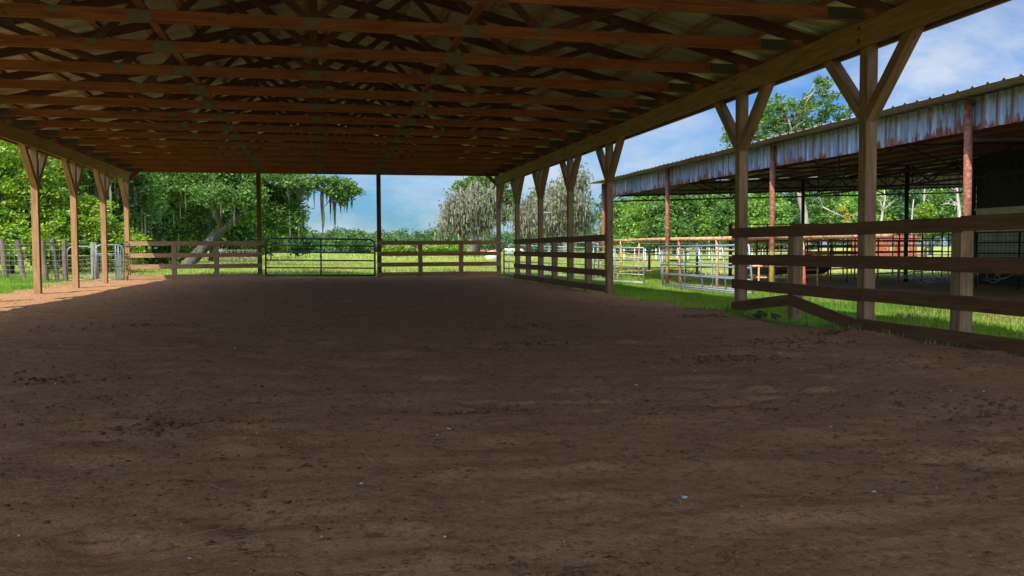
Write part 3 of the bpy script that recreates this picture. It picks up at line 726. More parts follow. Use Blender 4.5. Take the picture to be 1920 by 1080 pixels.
# black pipe fence across the field end
f = empty('black_pipe_fence', (9.95, 32.6, 0), 'black pipe fence with four rails closing the corral at the field side', 'fence')
for z in (1.13, .82, .5, .2):
    b = MB(); b.tube([(9.95, 32.2, z), (14.5, 32.8, z-.02), (19, 33.4, z)], .022, 6); b.build('crossbar', M['gate'], f, smooth=True)
for x in (9.98, 12.3, 14.4, 16.6, 18.9):
    b = MB(); b.tube([(x, 32.2+(x-9.95)*.133, -.3), (x, 32.2+(x-9.95)*.133, 1.16)], .05 if x in (12.3, 14.4) else .03, 8); b.build('fence_post', M['gate'], f, smooth=True)
# red cattle pen
def frame_panel(name, label, cat, A, B, h, zs, ups, m, r, group=None, z0=-.1, m2=None):
    g = empty(name, (A[0], A[1], 0), label, cat, group)
    A = Vector((*A, 0)); B = Vector((*B, 0)); P = lambda t, z: A+(B-A)*t+Vector((0, 0, z))
    for z in zs:
        b = MB(); b.tube([P(0, z), P(1, z)], r*.8, 6); b.build('crossbar', M[m], g, smooth=True)
    for k, uu in enumerate(ups):
        b = MB(); b.tube([P(uu, z0-.2), P(uu, h)], r*1.15, 8); b.build('upright', M[m2 or m], g, smooth=True)
    return g
PN = 'red pipe pens under the steel barn'
frame_panel('cattle_pen', 'tall red pipe pen front with doubled end post, left end of the red pens', 'pen', (13.95, 29.0), (17.4, 29.0), 1.80, [1.78, 1.35, 1.15, .9, .62, .35], [0, .02, .42, 1], 'rustred', .03, PN)
frame_panel('cattle_pen', 'red pipe pen side running back under the barn', 'pen', (14.1, 29.2), (19.5, 30.2), 1.55, [1.5, 1.2, 1.0, .8, .6, .4], [0, .2, .4, .6, .8, 1], 'red', .02, PN)
frame_panel('cattle_pen', 'long dark red pen panel in front of the orange slats', 'pen', (15.5, 26.5), (22.0, 28.4), 1.5, [1.48, 1.25, 1.02, .8, .58, .36], [0, .16, .33, .5, .66, .84, 1], 'darkrust', .022, PN)
frame_panel('cattle_pen', 'black pipe pen farthest back with field showing through', 'pen', (17.5, 30.4), (25.0, 31.0), 1.45, [1.42, 1.2, .98, .76, .54, .3], [0, .12, .25, .4, .55, .68, .8, .9, 1], 'black', .022, PN)
frame_panel('swing_gate', 'four rail red pipe gate slanting back from the silver panels', 'gate', (11.2, 19.7), (17.6, 23.6), 1.15, [1.12, .80, .40, .22], [0, .22, .5, .78, 1], 'rustred', .026, PN)
frame_panel('swing_gate', 'dark pipe gate behind the slanting red gate', 'gate', (12.0, 23.2), (17.2, 25.4), 1.2, [1.17, .95, .74, .52, .3], [0, .25, .5, .75, 1], 'darkrust', .02, PN)
g = frame_panel('mesh_fence', 'black pipe panel with square wire mesh before the cream wall', 'panel', (17.3, 21.4), (17.3, 12.5), 1.35, [1.33, 1.06, .78, .66], [0, .05, .22, .45, .7, 1], 'black', .024)
b = MB()
for k in range(60): b.tube([(17.33, 21.3-k*.15, .66), (17.33, 21.3-k*.15, 1.32)], .004, 3, False)
for k in range(5): b.tube([(17.33, 21.4, .72+k*.13), (17.33, 12.5, .72+k*.13)], .004, 3, False)
b.build('wire_mesh', M['black'], g)
# orange red slatted panel
g = empty('slatted_gate', (23.5, 34, 0), 'orange red gate of upright slats at the back of the pens', 'gate', PN)
for k in range(22):
    if k in (5, 13): continue
    x = 22.0+k*.145; b = MB(); b.bar((x, 34+random.uniform(-.02, .02), .3), (x, 34, 1.52+random.uniform(-.04, .03)), .10, .03, up=(0, 1, 0)); b.build('slat', M['red_slat'], g)
for z in (.6, 1.3):
    b = MB(); b.bar((21.9, 33.95, z), (25.2, 33.95, z), .04, .08); b.build('rail', M['rustred'], g)
# thin red and white pole
g = empty('marker_pole', (10.6, 18.2, -.1), 'thin leaning red pole with a white band between the steel posts', 'pole')
b = MB(); b.tube([(10.62, 18.2, -.2), (10.55, 18.2, .75)], .028, 8); b.build('pole', M['red'], g, smooth=True)
b = MB(); b.tube([(10.55, 18.2, .75), (10.54, 18.2, .92)], .0285, 8); b.build('white_band', M['white'], g, smooth=True)
b = MB(); b.tube([(10.54, 18.2, .92), (10.51, 18.2, 1.35)], .028, 8); b.build('pole', M['red'], g, smooth=True)
# feed trough
g = empty('feed_trough', (11.3, 21.4, -.1), 'low feed trough with black liner on a beige pipe frame', 'trough')
b = MB()
for x in (10.5, 11.3, 12.1):
    for y in (20.2, 20.8): b.tube([(x, y, -.2), (x, y, .5)], .025, 6)
for y in (20.2, 20.8): b.tube([(10.3, y, .5), (12.4, y, .5)], .03, 6); b.tube([(10.3, y, .22), (12.4, y, .22)], .022, 6)
b.build('frame', M['rustpipe'], g, smooth=True)
b = MB(); n = 12; vs = []; fs = []
for i in range(n+1):
    x = 10.25+i*.185; sag = .05*math.sin(i*1.1)
    for j, (yy, zz) in enumerate([(20.15, .62), (20.25, .38), (20.5, .28), (20.75, .38), (20.85, .62), (20.8, .62), (20.7, .42), (20.5, .33), (20.3, .42), (20.2, .62)]): vs.append((x, yy, zz+sag*(1 if zz > .5 else .3)))
for i in range(n):
    for j in range(10): fs.append((i*10+j, i*10+(j+1) % 10, i*10+10+(j+1) % 10, i*10+10+j))
fs += [tuple(range(10)), tuple(n*10+k for k in range(9, -1, -1))]
b.add(vs, fs); b.build('liner', M['rubber'], g, smooth=True)
# tangled wire on the ground
b = MB(); rr = random.Random(4)
for k in range(16):
    cx, cy, r_ = 13.6+rr.random()*2.6, 18.3+rr.random()*1.2, .22+rr.random()*.25; a0 = rr.random()*6; tl = rr.uniform(-.5, .5); t2 = rr.uniform(-.6, .6)
    b.tube([(cx+r_*math.cos(a0+t), cy+r_*math.sin(a0+t)*.6+tl*.2, r_*.8+r_*math.sin(t*1.0+a0)*t2+.02*math.sin(5*t)) for t in [q*.45 for q in range(13)]], .006, 4, False)
tag(b.build('wire_coil', M['wire'], None, origin=(14.6, 18.8, 0)), 'tangled loops of loose wire lying before the slanting red gate', 'wire')

# ------------------------------------------------------------------ wire fence with leaning posts at the left
f = empty('wire_fence', (-9.3, 29.8, 0), 'old wire fence on leaning weathered posts at the far left', 'fence')
for (x, y, dx_, h_, r_, mm) in [(-11.6, 30.0, .02, 1.3, .07, 'oldwood'), (-10.75, 29.9, -.06, 1.25, .06, 'barkdark'), (-10.2, 29.9, .08, 1.32, .035, 'oldwood'), (-9.62, 29.8, -.08, 1.34, .085, 'oldwood'), (-9.15, 29.7, -.16, 1.3, .075, 'barkdark'), (-8.42, 29.5, -.10, 1.28, .085, 'oldwood'), (-8.2, 29.8, -.12, 1.22, .065, 'oldwood'), (-7.86, 29.75, -.02, 1.29, .075, 'oldwood')]:
    b = MB(); n = 6; g0 = float(gh(x, y))
    b.tube([(x+dx_*(1-k/n)*-1+random.uniform(-.008, .008), y+random.uniform(-.01, .01), g0-.2+(h_+.2)*k/n) for k in range(n+1)], [r_*(1.06-.1*k/n)*random.uniform(.95, 1.05) for k in range(n+1)], 10)
    b.build('fence_post', M[mm], f, smooth=False)
b = MB()
for z in (.12, .25, .38, .52, .67, .83, 1.0, 1.16): b.tube([(-14, 30.0, z-.05), (-11.5, 29.93, z), (-9.5, 29.7, z+.01), (-8.4, 29.42, z), (-7.86, 29.68, z)], .0045, 3, False)
for k in range(42):
    x = -13.9+k*.145; y = 30.0-.13*max(0, (x+11.5))*.8; b.tube([(x, y-.05, .1), (x, y-.05, 1.16)], .0035, 3, False)
b.build('wire_mesh', M['wire'], f)
b = MB(); b.tube([(-8.2, 29.8, 1.19), (-8.2, 29.8, 1.24), (-8.17, 29.8, 1.39)], [.11, .105, .012], 10)
tag(b.build('rubber_cap', M['rubber'], None, origin=(-8.2, 29.8, 1.2), smooth=False), 'black pointed cap on top of a leaning fence post at the far left', 'cap')
b = MB(); b.tube([(-7.28, 31.0, -.2), (-7.28, 31.0, .6), (-7.28, 31.0, 1.24)], [.13, .125, .12], 12)
tag(b.build('wooden_post', M['greenwood'], None, origin=(-7.28, 31, 0), smooth=False), 'thick pale green round post behind the small mesh gate', 'post')
# insulators / knots of twine on the lit corner post
for z in (1.2, .82, .46):
    b = MB()
    b.tube([(XL-.075+.09*math.cos(t), YE-.115+.012*math.sin(3*t), z+.05*math.sin(t)) for t in [q*.6 for q in range(11)]], .011, 5, False)
    tag(b.build('twine_knot', M['oldwood'], None, origin=(XL-.07, YE-.11, z)), {1.2: 'uppermost knot of twine on the sunlit corner post', .82: 'middle knot of twine on the sunlit corner post', .46: 'lowest knot of twine on the sunlit corner post'}[z], 'twine', 'twine knots on the left corner post')
# dark stones and root lump
for (x, y, r_, lb) in [(5.72, 10.95, .085, 'dark stone under the sprung bottom board, farther from the post'), (5.78, 10.62, .11, 'dark stone under the sprung bottom board, next to the post')]:
    V, F = blobs(np.array([x]), np.array([y]), np.array([float(gh(x, y))+.05]), np.array([r_]), int(x*100), .75)
    tag(np_mesh('rock', V, F, M['rock'], smooth=True, origin=(x, y, 0)), lb, 'stone', 'stones under the near fence')
V, F = blobs(np.array([-7.05, -7.3, -6.9]), np.array([20.3, 20.5, 19.9]), np.array([.05, .08, .03]), np.array([.22, .26, .15]), 77, .55)
tag(np_mesh('root_lump', V, F, M['rock'], smooth=True, origin=(-7.1, 20.3, 0)), 'dark lump of roots and earth at the left edge of the arena', 'root lump')

# ------------------------------------------------------------------ the old steel barn
SX = 9.8; sb = empty('steel_barn', (SX, 30.5, 0), 'old open steel barn with rust streaked fascia on red and yellow pipe posts', 'barn')
sposts = [30.5, 24.45, 18.25, 12.1, 5.9, -.2]
for y in sposts:
    b = MB(); b.tube([(SX, y, -.4), (SX+.005, y, 1.5), (SX, y, 3.24)], .062, 14); b.build('post', M['postpaint'], sb, smooth=True)
RS = .04
def zr(x): return 3.27+RS*(x-9.35)
for y in (30.6, 24.5, 18.3, 12.1):
    b = MB(); b.tube([(17.7, y, -.4), (17.7, y, zr(17.7)-.1)], .065, 10); b.build('inner_post', M['black'], sb, smooth=True)
for y in (30.6, 24.5, 18.3):
    b = MB(); b.tube([(27, y, -.4), (27, y, zr(27)-.1)], .065, 10); b.build('inner_post', M['black'], sb, smooth=True)
# fascia with vertical ribs
def ribbed(y0, y1, fx, zb, zt, period=.3, step=1):
    """profile along a line; fx(t, off) -> (x, y)"""
    b = MB(); t = y0; pr = []
    while t < y1:
        pr += [(t, 0), (t+period*.62, 0), (t+period*.70, .03), (t+period*.90, .03)]; t += period
    n = len(pr); vs = [(*fx(tt, o_), zb(tt)) for tt, o_ in pr] + [(*fx(tt, o_), zt(tt)) for tt, o_ in pr]
    b.add(vs, [(k, k+1, n+k+1, n+k) for k in range(n-1)]); return b
def sheets(y0, y1, name, m, fx, zb, zt, wd=.9):
    t = y0; k = 0
    while t < y1-.01:
        t2 = min(t+wd, y1)
        jz = random.uniform(-.012, .012); jo = .004*(k % 2); tl = random.uniform(-.01, .01)
        b = ribbed(t, t2+.02, lambda tt, o_: fx(tt, o_+jo), lambda tt: zb(tt)+jz+tl*(tt-t), lambda tt: zt(tt)); b.build(name, M[m], sb); t = t2; k += 1
sheets(-1.0, 30.6, 'fascia_sheet', 'fascia', lambda t, o_: (SX+.085-o_, t), lambda t: 2.76, lambda t: 3.275)
b = MB(); b.bar((SX+.12, 30.6, 2.80), (SX+.12, -1, 2.80), .05, .05); b.build('fascia_rail', M['darkrust'], sb)
sheets(SX, 30, 'skirt_sheet', 'skirt', lambda t, o_: (t, 30.72-o_), lambda t: 2.80+RS*(t-9.8)*.8, lambda t: zr(t)-.02)
b = MB(); b.bar((SX, 30.66, 2.82), (30, 30.66, 2.82+RS*20.2*.8), .05, .06); b.build('skirt_rail', M['black'], sb)
# roof sheet with bold ribs across the slope
b = MB(); pr = []; y = -1.2
while y < 30.95: pr += [(y, 0), (y+.23, 0), (y+.25, .027), (y+.28, .027)]; y += .31
n = len(pr)
for (za, zb_) in ((0, 0), (-.006, -.006)):
    vs = [(9.34, yy, zr(9.34)+h_+za+.02+.006*math.sin(yy*3)) for yy, h_ in pr] + [(30.5, yy, zr(30.5)+h_+za+.02) for yy, h_ in pr]
    b.add(vs, [(k, k+1, n+k+1, n+k) for k in range(n-1)])
b.build('roof_panel', M['oldroof'], sb)
for k in range(17):
    x = 9.95+k*1.22
    b = MB(); b.bar((x, 30.9, zr(x)-.045), (x, -1, zr(x)-.045), .05, .09); b.build('purlin', M['darkrust'], sb)
# trusses of angle iron
for y in (30.4, 24.45, 18.25, 12.1, 5.9):
    b = MB(); zb_ = lambda x: 2.62+RS*(x-9.8)*.75
    b.bar((9.85, y, zb_(9.85)), (27, y, zb_(27)), .05, .05); b.bar((9.85, y, zr(9.85)-.12), (27, y, zr(27)-.12), .05, .05)
    x = 9.85; k = 0
    while x < 26.5:
        x2 = x+1.6
        b.bar((x, y, zb_(x) if k % 2 else zr(x)-.12), (x2, y, zr(x2)-.12 if k % 2 else zb_(x2)), .03, .03)
        if k % 2 == 0: b.bar((x2, y, zb_(x2)), (x2, y, zr(x2)-.12), .028, .028, up=(1, 0, 0))
        x = x2; k += 1
    b.build('roof_truss', M['black'], sb)
b = MB(); b.bar((17.7, 30.5, 2.88), (17.7, 0, 2.88), .06, .06); b.bar((17.7, 30.5, zr(17.7)-.13), (17.7, 0, zr(17.7)-.13), .06, .06)
y = 30.4; k = 0
while y > 2:
    b.bar((17.7, y, 2.88 if k % 2 else zr(17.7)-.13), (17.7, y-1.0, zr(17.7)-.13 if k % 2 else 2.88), .03, .03); y -= 1.0; k += 1
b.build('lengthwise_truss', M['black'], sb)
# closed room
b = MB(); b.box((18.5, 6, .62), (18.62, 22.5, 2.0)); b.box((18.62, 22.38, .62), (27, 22.5, 2.0)); b.build('cream_wall', M['cream'], sb)
b = MB(); b.bar((18.47, 22.53, 2.02), (18.47, 6, 2.02), .07, .05); b.build('wall_capping', M['cream'], sb)
b = ribbed(6, 22.4, lambda t, o_: (18.54-o_, t), lambda t: 2.05, lambda t: zr(18.5)-.03, .3); b.build('upper_wall', M['dkpanel'], sb)
b = ribbed(18.55, 27, lambda t, o_: (t, 22.42+o_), lambda t: 2.0, lambda t: zr(t)-.03, .3); b.build('upper_wall', M['dkpanel'], sb)
b = MB(); b.box((18.56, 6, -.3), (18.6, 22.4, .62)); b.box((18.6, 22.36, -.3), (27, 22.4, .62)); b.build('open_shade_panel', M['dkpanel'], sb)  # dark panel put in for the black open shade below the cream wall
b = MB(); b.bar((18.44, 22.5, -.3), (18.44, 22.5, 3.5), .09, .09, up=(1, 0, 0)); b.build('corner_post', M['black'], sb)

# ------------------------------------------------------------------ trees
CAMV = Vector((0, 0, CAM_H))
def at(px, py, Y):
    """the point at distance Y along the barn seen at photo pixel (px, py)"""
    c, s = math.cos(ROLL), math.sin(ROLL); a, b = px-960, py-540
    X = (c*a-s*b)/FPX; U = -(s*a+c*b)/FPX
    fy = math.cos(PITCH)+U*math.sin(PITCH); z = U*math.cos(PITCH)-math.sin(PITCH)
    x = X*math.cos(YAW)+fy*math.sin(YAW); y = -X*math.sin(YAW)+fy*math.cos(YAW)
    k = Y/y; return Vector((x*k, Y, CAM_H+z*k))
def leaves_np(C, spread, per, size, seed, flat=.75):
    """clusters of small folded leaf faces round the centres C"""
    rg = np.random.default_rng(seed); n = len(C)*per
    P = np.repeat(C, per, 0)
    d = rg.normal(0, 1, (n, 3)); d /= np.linalg.norm(d, axis=1)[:, None]+1e-6
    P = P + d*(rg.random((n, 1))**.5)*np.repeat(spread, per)[:, None]*np.array([1, 1, flat])
    a = rg.normal(0, 1, (n, 3)); a[:, 2] *= .6; a /= np.linalg.norm(a, axis=1)[:, None]
    b = np.cross(a, rg.normal(0, 1, (n, 3))); b /= np.linalg.norm(b, axis=1)[:, None]+1e-6
    s = size*rg.uniform(.6, 1.35, n)[:, None]
    V = np.stack([P-a*s, P+b*s*.45, P+a*s, P-b*s*.45], 1).reshape(-1, 3)
    return V, np.arange(n*4).reshape(-1, 4)
def crown_points(vols, n, seed, shell=.55, holes=.0):
    """n cluster centres in the ellipsoids vols = [(centre, (rx, ry, rz))]"""
    rg = np.random.default_rng(seed); wts = np.array([r[0]*r[1]*r[2] for c, r in vols])**.75; wts /= wts.sum()
    out = []
    for (c, r), w_ in zip(vols, wts):
        m = max(3, int(n*w_)); d = rg.normal(0, 1, (m*2, 3)); d /= np.linalg.norm(d, axis=1)[:, None]
        rr = (shell+(1-shell)*rg.random((m*2, 1)))*(.82+.36*vn(d[:, 0]*2.2+seed, d[:, 2]*2.2+d[:, 1]*1.3+seed))[:, None]
        p = np.array(c)+d*rr*np.array(r)
        k = (fbm(p[:, 0]*.9/max(r[0], .1)*2.2+seed, p[:, 2]*.9/max(r[0], .1)*3+p[:, 1]*.2, 3) > -.5+holes)
        out.append(p[k][:m])
    return np.concatenate(out)
def limb(b, p0, p1, r0, r1, rnd, sag=.12, n=6, seg=6):
    p0 = Vector(p0); p1 = Vector(p1); ln = (p1-p0).length; pts = []; o = Vector((rnd.uniform(-1, 1), rnd.uniform(-1, 1), rnd.uniform(.2, 1)))*ln*sag
    for i in range(n+1):
        t = i/n; pts.append(p0.lerp(p1, t)+o*math.sin(math.pi*t)+Vector((rnd.uniform(-1, 1), rnd.uniform(-1, 1), rnd.uniform(-1, 1)))*ln*.022*(0 < i < n))
    b.tube(pts, [r0+(r1-r0)*i/n for i in range(n+1)], seg); return pts
def moss_np(P, ln, wd, seed):
    """hanging strands: tapered wavy ribbons crossed"""
    rg = np.random.default_rng(seed); n = len(P); Vs = []; Fs = []; S = 4
    a = rg.uniform(0, 3.14, n); L_ = ln*rg.uniform(.35, 1.25, n)
    for j in range(S+1):
        t = j/S; w_ = wd*(.35+1.2*math.sin(math.pi*min(1, t*.8+.12)))*(1-t)**.6 + .002
        off = rg.normal(0, .10, (n, 2))*wd*3
        ww = w_*rg.uniform(.6, 1.3, n)
        c = P + np.stack([off[:, 0], off[:, 1], -L_*t], -1); d = np.stack([np.cos(a)*ww, np.sin(a)*ww, 0*a], -1)
        Vs.append(c-d); Vs.append(c+d)
    V = np.stack(Vs, 1); k = V.shape[1]; base = (np.arange(n)*k)[:, None]
    for j in range(S): Fs.append(base+np.array([[2*j, 2*j+1, 2*j+3, 2*j+2]]))
    return V.reshape(-1, 3), np.concatenate(Fs)
def tree(name, label, cat, group, base, vols, trunk=None, tr=.3, nclu=300, per=40, leafsize=.1, spread=.5, lm='leaf_oak', bm='bark', seed=1, shell=.4, holes=0, limbs=10, moss=0, mossl=1.2, mossw=.08, mm='moss', extra=None, crown=True, fork=None, twig=True):
    rnd = random.Random(seed); base = Vector(base); base.z = float(gh(base.x, base.y))
    t = empty(name, base, label, cat, group)
    b = MB(); top = Vector(vols[0][0])
    if trunk is None: trunk = [base-Vector((0, 0, .4)), base.lerp(top, .3)+Vector((rnd.uniform(-.2, .2), 0, 0)), base.lerp(top, .65)]
    # flare at the foot
    rad = [tr*1.25]+[tr*(1-.55*i/(len(trunk)-1)) for i in range(1, len(trunk))]
    b.tube(trunk, rad, 10)
    C = crown_points(vols, nclu, seed, shell, holes)
    fk = Vector(fork) if fork is not None else Vector(trunk[-1])
    tips = C[np.random.default_rng(seed+5).choice(len(C), min(limbs, len(C)), replace=False)] if limbs else []
    lp = []
    for q in tips:
        st = fk if rnd.random() < .6 else Vector(trunk[-2]).lerp(fk, rnd.uniform(.4, 1))
        pts = limb(b, st, q, tr*rnd.uniform(.22, .42), tr*.05, rnd, .14); lp += pts[2:]
        if twig:
            for _ in range(3):
                s0 = pts[rnd.randint(2, 5)]; e = Vector(C[rnd.randrange(len(C))])
                if (e-s0).length < 4*max(vols[0][1])*.35+1: lp += limb(b, s0, s0.lerp(e, .7), tr*.1, tr*.03, rnd, .1, 4, 4)[1:]
    if extra: extra(b, lp, rnd)
    b.build('trunk', M[bm], t, smooth=True)
    if crown:
        V, F = leaves_np(C, np.full(len(C), spread)*np.random.default_rng(seed).uniform(.6, 1.3, len(C)), per, leafsize, seed+1)
        np_mesh('crown', V, F, M[lm], t)
    if moss:
        rg = np.random.default_rng(seed+9); src = np.concatenate([C]+([np.array([tuple(p) for p in lp])]*3 if lp else []))
        P = src[rg.integers(0, len(src), moss)] + rg.normal(0, spread*.5, (moss, 3))
        P[:, 2] -= spread*.1
        V, F = moss_np(P, mossl, mossw, seed+3); np_mesh('hanging_moss', V, F, M[mm], t, kind='stuff')
    return t
def vol(px, py, Y, wpx, hpx, dy=None):
    c = at(px, py, Y); s = Y/FPX/math.cos(YAW); return (tuple(c), (wpx*s, (dy if dy else wpx*s*.9), hpx*s))
G1 = 'trees at the left behind the wire fence'
def base(px, Y): q = at(px, 470, Y); return (q.x, q.y, 0)
# far left, yellow green and close
tree('shrubby_tree', 'bright yellow green tree at the far left behind the wire fence', 'tree', G1, base(20, 37), [vol(20, 330, 37, 85, 75), vol(90, 400, 37.5, 70, 60), vol(-40, 400, 37, 90, 80), vol(30, 450, 36, 90, 45), vol(-60, 300, 38, 90, 90)], tr=.16, nclu=900, per=42, leafsize=.085, spread=.42, lm='leaf_lime', bm='barkdark', seed=3, limbs=14)
tree('shrubby_tree', 'green tree above the second and third left posts', 'tree', G1, base(190, 42), [vol(175, 300, 42, 90, 75), vol(110, 270, 42, 70, 60), vol(230, 380, 43, 60, 55)], tr=.16, nclu=650, per=40, leafsize=.10, spread=.5, lm='leaf_oak', bm='barkdark', seed=4, limbs=12, moss=260, mossl=1.4, mossw=.035)
tree('shrub', 'leafy lime shrub behind the small mesh gates', 'shrub', G1, base(170, 38), [vol(165, 430, 38, 60, 55), vol(120, 470, 37.5, 50, 40), vol(215, 465, 38, 50, 38)], tr=.07, nclu=420, per=36, leafsize=.085, spread=.38, lm='leaf_lime', bm='barkdark', seed=5, limbs=8)
tree('mossy_oak', 'dark oak hung with grey moss, left of the leaning oak', 'tree', G1, base(245, 62), [vol(270, 330, 62, 110, 85), vol(180, 330, 64, 90, 90), vol(330, 400, 62, 75, 60), vol(230, 420, 63, 80, 50)], tr=.42, nclu=900, per=40, leafsize=.14, spread=.8, lm='leaf_dark', bm='barkdark', seed=6, limbs=16, moss=240, mossl=1.7, mossw=.045)
tree('shrub', 'green undergrowth shrub below the dark oak', 'shrub', G1, base(300, 66), [vol(300, 460, 66, 60, 32), vol(230, 470, 66, 50, 28)], tr=.07, nclu=300, per=36, leafsize=.14, spread=.7, lm='leaf_green', bm='barkdark', seed=7, limbs=5)
tree('forest_tree', 'tall background tree behind the dark oak at the left', 'tree', G1, base(120, 80), [vol(120, 300, 80, 160, 110), vol(60, 400, 80, 120, 70), vol(200, 420, 80, 110, 60)], tr=.4, nclu=800, per=36, leafsize=.22, spread=1.1, lm='leaf_oak', bm='barkdark', seed=8, limbs=8)
tree('forest_tree', 'background tree filling in behind the leaning oak', 'tree', G1, base(400, 85), [vol(400, 330, 85, 130, 90), vol(330, 420, 85, 90, 60), vol(440, 430, 86, 60, 42)], tr=.4, nclu=800, per=36, leafsize=.22, spread=1.1, lm='leaf_oak', bm='barkdark', seed=9, limbs=8, moss=110, mossl=1.5, mossw=.05)
# the leaning live oak
YO = 58
tp = [at(338, 520, YO), at(356, 492, YO), at(385, 462, YO), at(412, 434, YO), at(432, 416, YO), at(462, 402, YO), at(500, 396, YO), at(530, 388, YO)]
def oak_extra(b, lp, rnd):
    q = [at(418, 428, YO), at(408, 405, YO-.4), at(398, 388, YO-.5), at(402, 368, YO-.3), at(412, 350, YO), at(440, 330, YO), at(480, 318, YO)]
    b.tube(q, [.24, .22, .2, .19, .18, .16, .14], 8)
    q = [at(400, 385, YO), at(372, 381, YO), at(345, 378, YO), at(325, 362, YO), at(302, 345, YO)]
    b.tube(q, [.12, .12, .11, .10, .08], 7)
    # the long limb reaching out over the field
    q = [at(440, 325, YO), at(490, 333, YO-1), at(525, 347, YO-2), at(560, 351, YO-2.5), at(590, 351, YO-3), at(625, 366, YO-3), at(650, 371, YO-3)]
    b.tube(q, [.24, .22, .2, .17, .14, .12, .06], 8)
    lp += q[2:]*2 + tp[3:]
    for k in range(14):
        s0 = q[rnd.randint(3, 6)]; e = s0+Vector((rnd.uniform(-1.4, 1.6), rnd.uniform(-.8, .8), rnd.uniform(-.8, .9)))
        limb(b, s0, e, .05, .015, rnd, .1, 4, 4)
oak = tree('leaning_oak', 'big live oak with a leaning grey trunk and a long limb reaching over the pasture', 'tree', G1, (tp[0].x, tp[0].y, 0),
     [vol(470, 330, YO, 70, 50), vol(400, 320, YO, 80, 45), vol(520, 395, YO, 52, 42), vol(540, 350, YO, 45, 35), vol(340, 335, YO, 70, 42), vol(550, 420, YO-1, 26, 26), vol(405, 365, YO-3, 40, 22), vol(470, 372, YO-3, 34, 20), vol(345, 395, YO+2, 40, 26)],
     trunk=tp, tr=.40, nclu=1150, leafsize=.11, spread=.6, lm='leaf_oak', seed=10, limbs=18, fork=at(440, 345, YO), moss=260, mossl=1.2, mossw=.035, extra=oak_extra, per=50)
b = MB()
# leafy end of the limb and its long strands
C = np.concatenate([crown_points([vol(632, 350, YO-3, 34, 20), vol(655, 358, YO-3, 22, 14), vol(600, 338, YO-3, 22, 11), vol(640, 375, YO-3, 16, 10)], 150, 41, .1)])
V, F = leaves_np(C, np.full(len(C), .34), 38, .10, 42); np_mesh('limb_foliage', V, F, M['leaf_oak'], oak)
C = crown_points([vol(560, 345, YO-2.5, 45, 12), vol(520, 330, YO-2, 40, 14)], 80, 43, .2); V, F = leaves_np(C, np.full(len(C), .3), 30, .10, 44); np_mesh('limb_foliage', V, F, M['leaf_oak'], oak)
ps = []
for (px, py, n, l) in [(604, 358, 16, 2.5), (612, 352, 8, 1.1), (620, 360, 8, 1.6), (627, 366, 14, 2.1), (605, 375, 12, 2.0), (560, 352, 10, .8), (578, 352, 8, .9), (638, 372, 10, 1.0), (650, 372, 8, .8), (660, 368, 6, .7), (540, 350, 10, .8), (565, 345, 6, 1.2)]:
    q = at(px, py, YO-3); P = np.array([tuple(q)]*n)+RNG.normal(0, .045, (n, 3)); V, F = moss_np(P, l, .045, int(px)); ps.append((V, F))
off = 0; VV = []; FF = []
for V, F in ps: VV.append(V); FF.append(F+off); off += len(V)
np_mesh('hanging_moss', np.concatenate(VV), np.concatenate(FF), M['mossdark'], oak, kind='stuff')
C = np.array([tuple(Vector(tp[3]).lerp(Vector(tp[7]), t)+Vector((0, 0, .22))) for t in np.linspace(0, 1, 90)]); V, F = leaves_np(C, np.full(90, .36), 34, .07, 45); np_mesh('fern_growth', V, F, M['leaf_green'], oak)
tree('shrub', 'pale lime shrub by the left end of the pipe gate', 'shrub', G1, base(508, 95), [vol(508, 455, 95, 26, 17), vol(490, 462, 95, 22, 14)], tr=.08, nclu=160, per=34, leafsize=.16, spread=.6, lm='leaf_lime', seed=12, limbs=4)
tree('shrub', 'dark shrub far out, seen below the leaning oak crown', 'shrub', G1, base(555, 150), [vol(555, 455, 150, 34, 18), vol(520, 450, 150, 26, 20)], tr=.1, nclu=200, per=30, leafsize=.3, spread=1.2, lm='leaf_dark', seed=13, limbs=3)
# grey moss hung oaks beyond the field
G2 = 'grey moss hung oaks across the pasture'
def mossy(label, bx, Y, vols, tr, seed, nl, lm='leaf_oak', n=330, moss=15000, per=7, bm='twig', limbs=150):
    return tree('mossy_oak', label, 'tree', G2, base(bx, Y), vols, trunk=[Vector(base(bx, Y))+Vector((0, 0, -1)), at(bx, 450, Y), at(bx+4, 425, Y), at(bx-2, 405, Y)], tr=tr, nclu=n, per=per, leafsize=.26, spread=1.0, lm=lm, bm=bm, seed=seed, shell=.2, limbs=limbs, moss=moss, mossl=.95, mossw=.10)
mossy('grey moss laden oak left of the far right corner post', 883, 140, [vol(885, 395, 140, 62, 52), vol(850, 415, 140, 40, 36), vol(910, 380, 140, 40, 50)], .75, 51, 40)
tree('oak', 'green topped oak behind the left grey oak', 'tree', G2, base(895, 160), [vol(880, 350, 160, 30, 18), vol(915, 345, 160, 40, 22), vol(950, 385, 160, 24, 34)], tr=.6, nclu=240, per=30, leafsize=.3, spread=1.2, lm='leaf_oak', bm='bark', seed=52, limbs=14, moss=300, mossl=3, mossw=.12)
mossy('grey moss laden oak seen between the right hand posts, with a pale thick trunk', 1062, 135, [vol(1060, 385, 135, 62, 55), vol(1030, 410, 135, 45, 45), vol(1085, 342, 135, 30, 42), vol(1100, 410, 135, 26, 45)], .85, 53, 50)
mossy('lower grey oak just right of the corner post', 990, 145, [vol(990, 410, 145, 38, 44), vol(1015, 380, 145, 25, 40)], .5, 54, 20, n=150, moss=6000, limbs=70)
